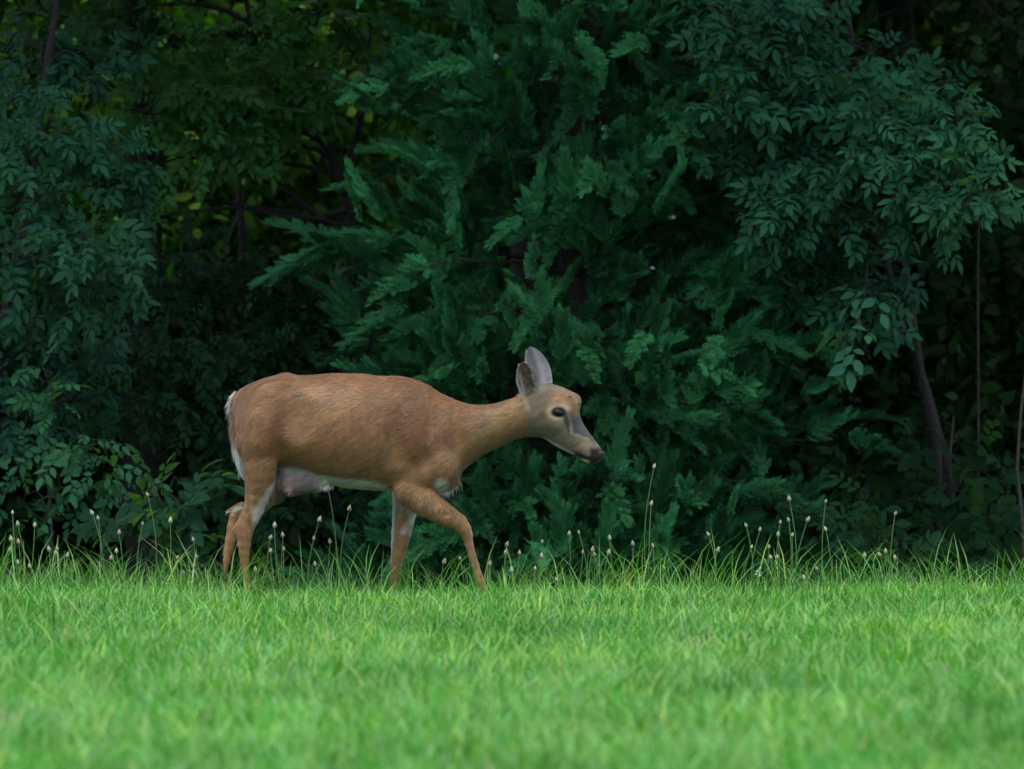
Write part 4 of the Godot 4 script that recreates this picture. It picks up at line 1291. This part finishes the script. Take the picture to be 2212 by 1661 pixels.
	leafy_plant("arching_shoot", "arching shoot with pairs of small leaves at the lower left", "shrub", "", foot,
		[foot + Vector3(0, -0.05, 0), P(110, 1100, -3.1), P(95, 960, -3.1), P(90, 860, -3.1), P(130, 800, -3.1)], [0.007, 0.006, 0.005, 0.004, 0.003],
		[[90, 830, 26, 40, -3.0, 6], [120, 880, 40, 20, -3.0, 6], [170, 950, 40, 26, -2.9, 8], [225, 1000, 40, 26, -2.8, 8], [190, 1060, 30, 26, -2.9, 6], [60, 1000, 40, 40, -3.2, 7], [40, 1100, 60, 40, -3.2, 10]],
		small, Color(0.014, 0.060, 0.028), 0.2, tones(Color(0.014, 0.060, 0.028), 0.2, 0.6, 0.4, 0.16), black, 1.0, 300, 0.003, 0.6, "leaf_twig")
	# ---- right side, in the shade
	foot = P(2080, 1300, -4.2)
	foot.y = ground_y(foot.x, foot.z)
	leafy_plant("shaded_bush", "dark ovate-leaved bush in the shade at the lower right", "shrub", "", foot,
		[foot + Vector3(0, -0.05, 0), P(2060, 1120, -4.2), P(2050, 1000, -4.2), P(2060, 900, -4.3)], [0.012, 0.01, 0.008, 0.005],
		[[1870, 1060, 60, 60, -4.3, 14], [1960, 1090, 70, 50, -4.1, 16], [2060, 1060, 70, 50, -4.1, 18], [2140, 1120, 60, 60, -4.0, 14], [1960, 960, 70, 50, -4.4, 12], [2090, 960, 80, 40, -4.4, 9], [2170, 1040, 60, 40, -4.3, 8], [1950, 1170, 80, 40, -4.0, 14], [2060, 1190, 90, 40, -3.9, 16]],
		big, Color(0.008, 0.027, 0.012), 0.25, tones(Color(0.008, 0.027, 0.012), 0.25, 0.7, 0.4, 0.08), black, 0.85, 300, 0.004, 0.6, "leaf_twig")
	foot = P(1840, 1300, -3.4)
	foot.y = ground_y(foot.x, foot.z)
	leafy_plant("fern_like_seedling", "feathery seedling with arched leaflets before the dark gap", "shrub", "", foot,
		[foot + Vector3(0, -0.05, 0), P(1845, 1190, -3.4), P(1860, 1110, -3.4)], [0.005, 0.004, 0.003],
		[[1870, 1080, 46, 26, -3.3, 5], [1900, 1140, 46, 24, -3.3, 5], [1850, 1160, 40, 26, -3.3, 4], [1990, 1200, 50, 24, -3.0, 5]],
		ash, Color(0.006, 0.022, 0.010), 0.2, tones(Color(0.006, 0.022, 0.010), 0.2, 0.7, 0.4, 0.08), black, 0.9, 300, 0.002, 0.6)
	# bare stems
	for t in [["sapling", "thin upright sapling stem in the dark at the right", [[2112, 1240, -4.6], [2113, 900, -4.6], [2112, 600, -4.6], [2116, 380, -4.6]], 0.006], ["sapling", "bent pale sapling stem rising at the right edge", [[2225, 1250, -3.7], [2208, 1120, -3.7], [2197, 1010, -3.7], [2204, 900, -3.8], [2218, 780, -3.9]], 0.008], ["leaning_tree", "brownish leaning trunk dimly seen under the right-hand boughs", [[2080, 1240, -5.2], [2045, 1010, -5.2], [2000, 840, -5.2], [1950, 690, -5.2], [1880, 450, -5.2]], 0.024]]:
		var pts := []
		var rad := []
		for q in t[2]: pts.push_back(P(q[0], q[1], q[2]))
		pts[0].y = ground_y(pts[0].x, pts[0].z) - 0.05
		var o := thing(t[0], t[1], "tree", pts[0])
		for k in pts.size(): rad.push_back(t[3] * (1.0 - 0.5 * k / pts.size()))
		var first: Vector3 = pts[0]
		for k in pts.size(): pts[k] -= first
		var b := Shape.new()
		tube(b, pts, rad, 8, 0.08)
		part("trunk", b.done(), black if t[0] == "leaning_tree" else grey, o)

func build_lawn() -> void:
	var g := leafy(Color.WHITE, 0.5, 0.85, true, 0.32)
	grass_layer("lawn_grass", "fine short lawn grass covering the foreground", tuft(23, 0.055, 0.032, 0.115, 0.0046), g, 50000, Rect2(-4.5, -0.7, 9.0, 13.5), Color(0.116, 0.292, 0.062), 0.6, 1.35, 0.55)
	grass_layer("broad_grass", "broader yellow-green blades standing out of the lawn", tuft(4, 0.05, 0.05, 0.115, 0.012), g, 5200, Rect2(-4.5, -0.4, 9.0, 13.2), Color(0.15, 0.31, 0.042), 0.75, 1.2, 0.5)
	grass_layer("wispy_grass", "longer wispy blades scattered through the lawn", tuft(8, 0.32, 0.08, 0.17, 0.0042), g, 1700, Rect2(-4.5, 0.1, 9.0, 12.6), Color(0.115, 0.28, 0.058), 0.7, 1.25, 0.3)
	grass_layer("fringe_grass", "taller sparse grass along the far edge of the lawn", tuft(12, 0.22, 0.06, 0.26, 0.0036), g, 720, Rect2(-4.5, -0.5, 9.0, 0.85), Color(0.088, 0.215, 0.045), 0.7, 1.25, 0.0)

func build_small_things() -> void:
	var g := leafy(Color(0.10, 0.17, 0.10), 0.35, 0.4, false, 0.6)
	for b in [["grass_blade", "long bluish grass blade arching over the lawn below the doe", [[905, 1300, 1.2], [940, 1330, 1.9], [975, 1385, 2.6], [995, 1440, 3.2]], 0.012, Color(0.10, 0.18, 0.12)], ["grass_blade", "broad bright blade standing in the lawn below the hind feet", [[568, 1400, 2.6], [572, 1360, 2.6], [576, 1318, 2.6]], 0.013, Color(0.07, 0.19, 0.025)], ["grass_blade", "dark green blade leaning left below the hind feet", [[524, 1380, 2.0], [512, 1335, 2.0], [500, 1300, 2.0]], 0.010, Color(0.045, 0.14, 0.025)], ["grass_blade", "tall pale blade leaning left at the hind feet of the doe", [[438, 1270, 0.1], [408, 1205, 0.1], [378, 1146, 0.1]], 0.006, Color(0.07, 0.17, 0.045)], ["grass_blade", "yellow-green blade in the blurred lower foreground", [[705, 1650, 8.3], [700, 1600, 8.3], [690, 1545, 8.3]], 0.016, Color(0.12, 0.23, 0.04)]]:
		var pts := []
		for q in b[2]: pts.push_back(P(q[0], q[1], q[2]))
		var o := thing(b[0], b[1], "grass blade", pts[0])
		var s := Shape.new()
		for k in pts.size():
			var t: Vector3 = (pts[mini(k + 1, pts.size() - 1)] - pts[maxi(k - 1, 0)]).normalized()
			var side: Vector3 = t.cross(Vector3(0.2, 0.5, 1)).normalized() * b[3] * 0.5 * (1.0 - pow(float(k) / (pts.size() - 1), 3.0) * 0.9)
			var nn: Vector3 = side.cross(t).normalized()
			s.vert(pts[k] - pts[0] - side, nn); s.vert(pts[k] - pts[0] + side, nn)
			if k: s.tri(k * 2 - 2, k * 2, k * 2 - 1); s.tri(k * 2 - 1, k * 2, k * 2 + 1)
		part("blade", s.done(), leafy(b[4], 0.4, 0.5, false, 0.5), o)
	# clover flowers
	var petal := leafy(Color(0.62, 0.63, 0.58), 0.6, 0.4, false)
	var cs := Shape.new()
	for k in 46:
		var d := Vector3(rng.randfn(), rng.randfn() + 0.5, rng.randfn()).normalized()
		add_leaf(cs, d * 0.004, d, Vector3.UP + rnd(0.4), 0.010, 0.004, 0.3, 0.1)
	var cm := cs.done()
	for c in [[1273, 1282, 0.9, "white clover flower in the grass right of the front feet"], [806, 1312, 1.5, "small white clover flower tilted in the grass under the belly"], [1638, 1238, -0.1, "white clover flower among the stalks at the right"]]:
		var at := P(c[0], c[1], c[2])
		var foot := Vector3(at.x, ground_y(at.x, at.z), at.z)
		var o := thing("clover_flower", c[3], "clover flower", foot, "white clover flowers in the lawn")
		part("flower_head", cm, petal, o).position = at - foot
		var st := Shape.new()
		tube(st, bow(Vector3.ZERO, at - foot, 0.0, 3), taper(0.0012, 0.001, 3), 4)
		part("stem", st.done(), g, o)
	# a dry leaf in the foreground
	var dl := Shape.new()
	add_leaf(dl, Vector3.ZERO, Vector3(0.6, 0.5, 0.2), Vector3(0.2, 0.4, 1), 0.05, 0.034, 0.3, 0.4)
	for q in [[272, 1508, 5.6, "brown dry leaf caught in the blurred grass at the lower left"], [2048, 1488, 5.2, "brown dry leaf caught in the blurred grass at the lower right"]]:
		var d := part(numbered("dry_leaf"), dl.done(), leafy(Color(0.16, 0.075, 0.03), 0.8, 0.2, false), self)
		d.position = P(q[0], q[1], q[2])
		tag(d, q[3], "leaf", "dry leaves lying in the grass")
	# flies on the doe's forehead
	var fly_mat := StandardMaterial3D.new()
	fly_mat.albedo_color = Color(0.015, 0.015, 0.017).linear_to_srgb()
	fly_mat.roughness = 0.3
	var wing := leafy(Color(0.25, 0.25, 0.27), 0.3, 0.4, false)
	for f in [[930, 706, 0.020, "fly on the doe's brow, upper of the two on her forehead"], [978, 796, 0.028, "fly on the doe's forehead nearer her eye"], [1036, 790, 0.004, "fly sitting at the front of the doe's forehead in profile"]]:
		var o := thing("fly", f[3], "fly", Hd(f[0], f[1], f[2] + 0.022), "flies on the doe's forehead")
		var fs := Shape.new()
		tube(fs, [Vector3(-0.004, 0, 0), Vector3(-0.0025, 0.0005, 0), Vector3(0.001, 0.0008, 0), Vector3(0.003, 0.0004, 0), Vector3(0.0048, 0, 0)], [0.0006, 0.0019, 0.0022, 0.0014, 0.0013], 7)
		part("body", fs.done(), fly_mat, o)
		for d in [-1.0, 1.0]:
			var ws := Shape.new()
			add_leaf(ws, Vector3(0, 0.0015, 0), Vector3(-1, 0.35, d * 0.5), Vector3.UP, 0.008, 0.0034, 0.05, 0.0)
			part("wing", ws.done(), wing, o)
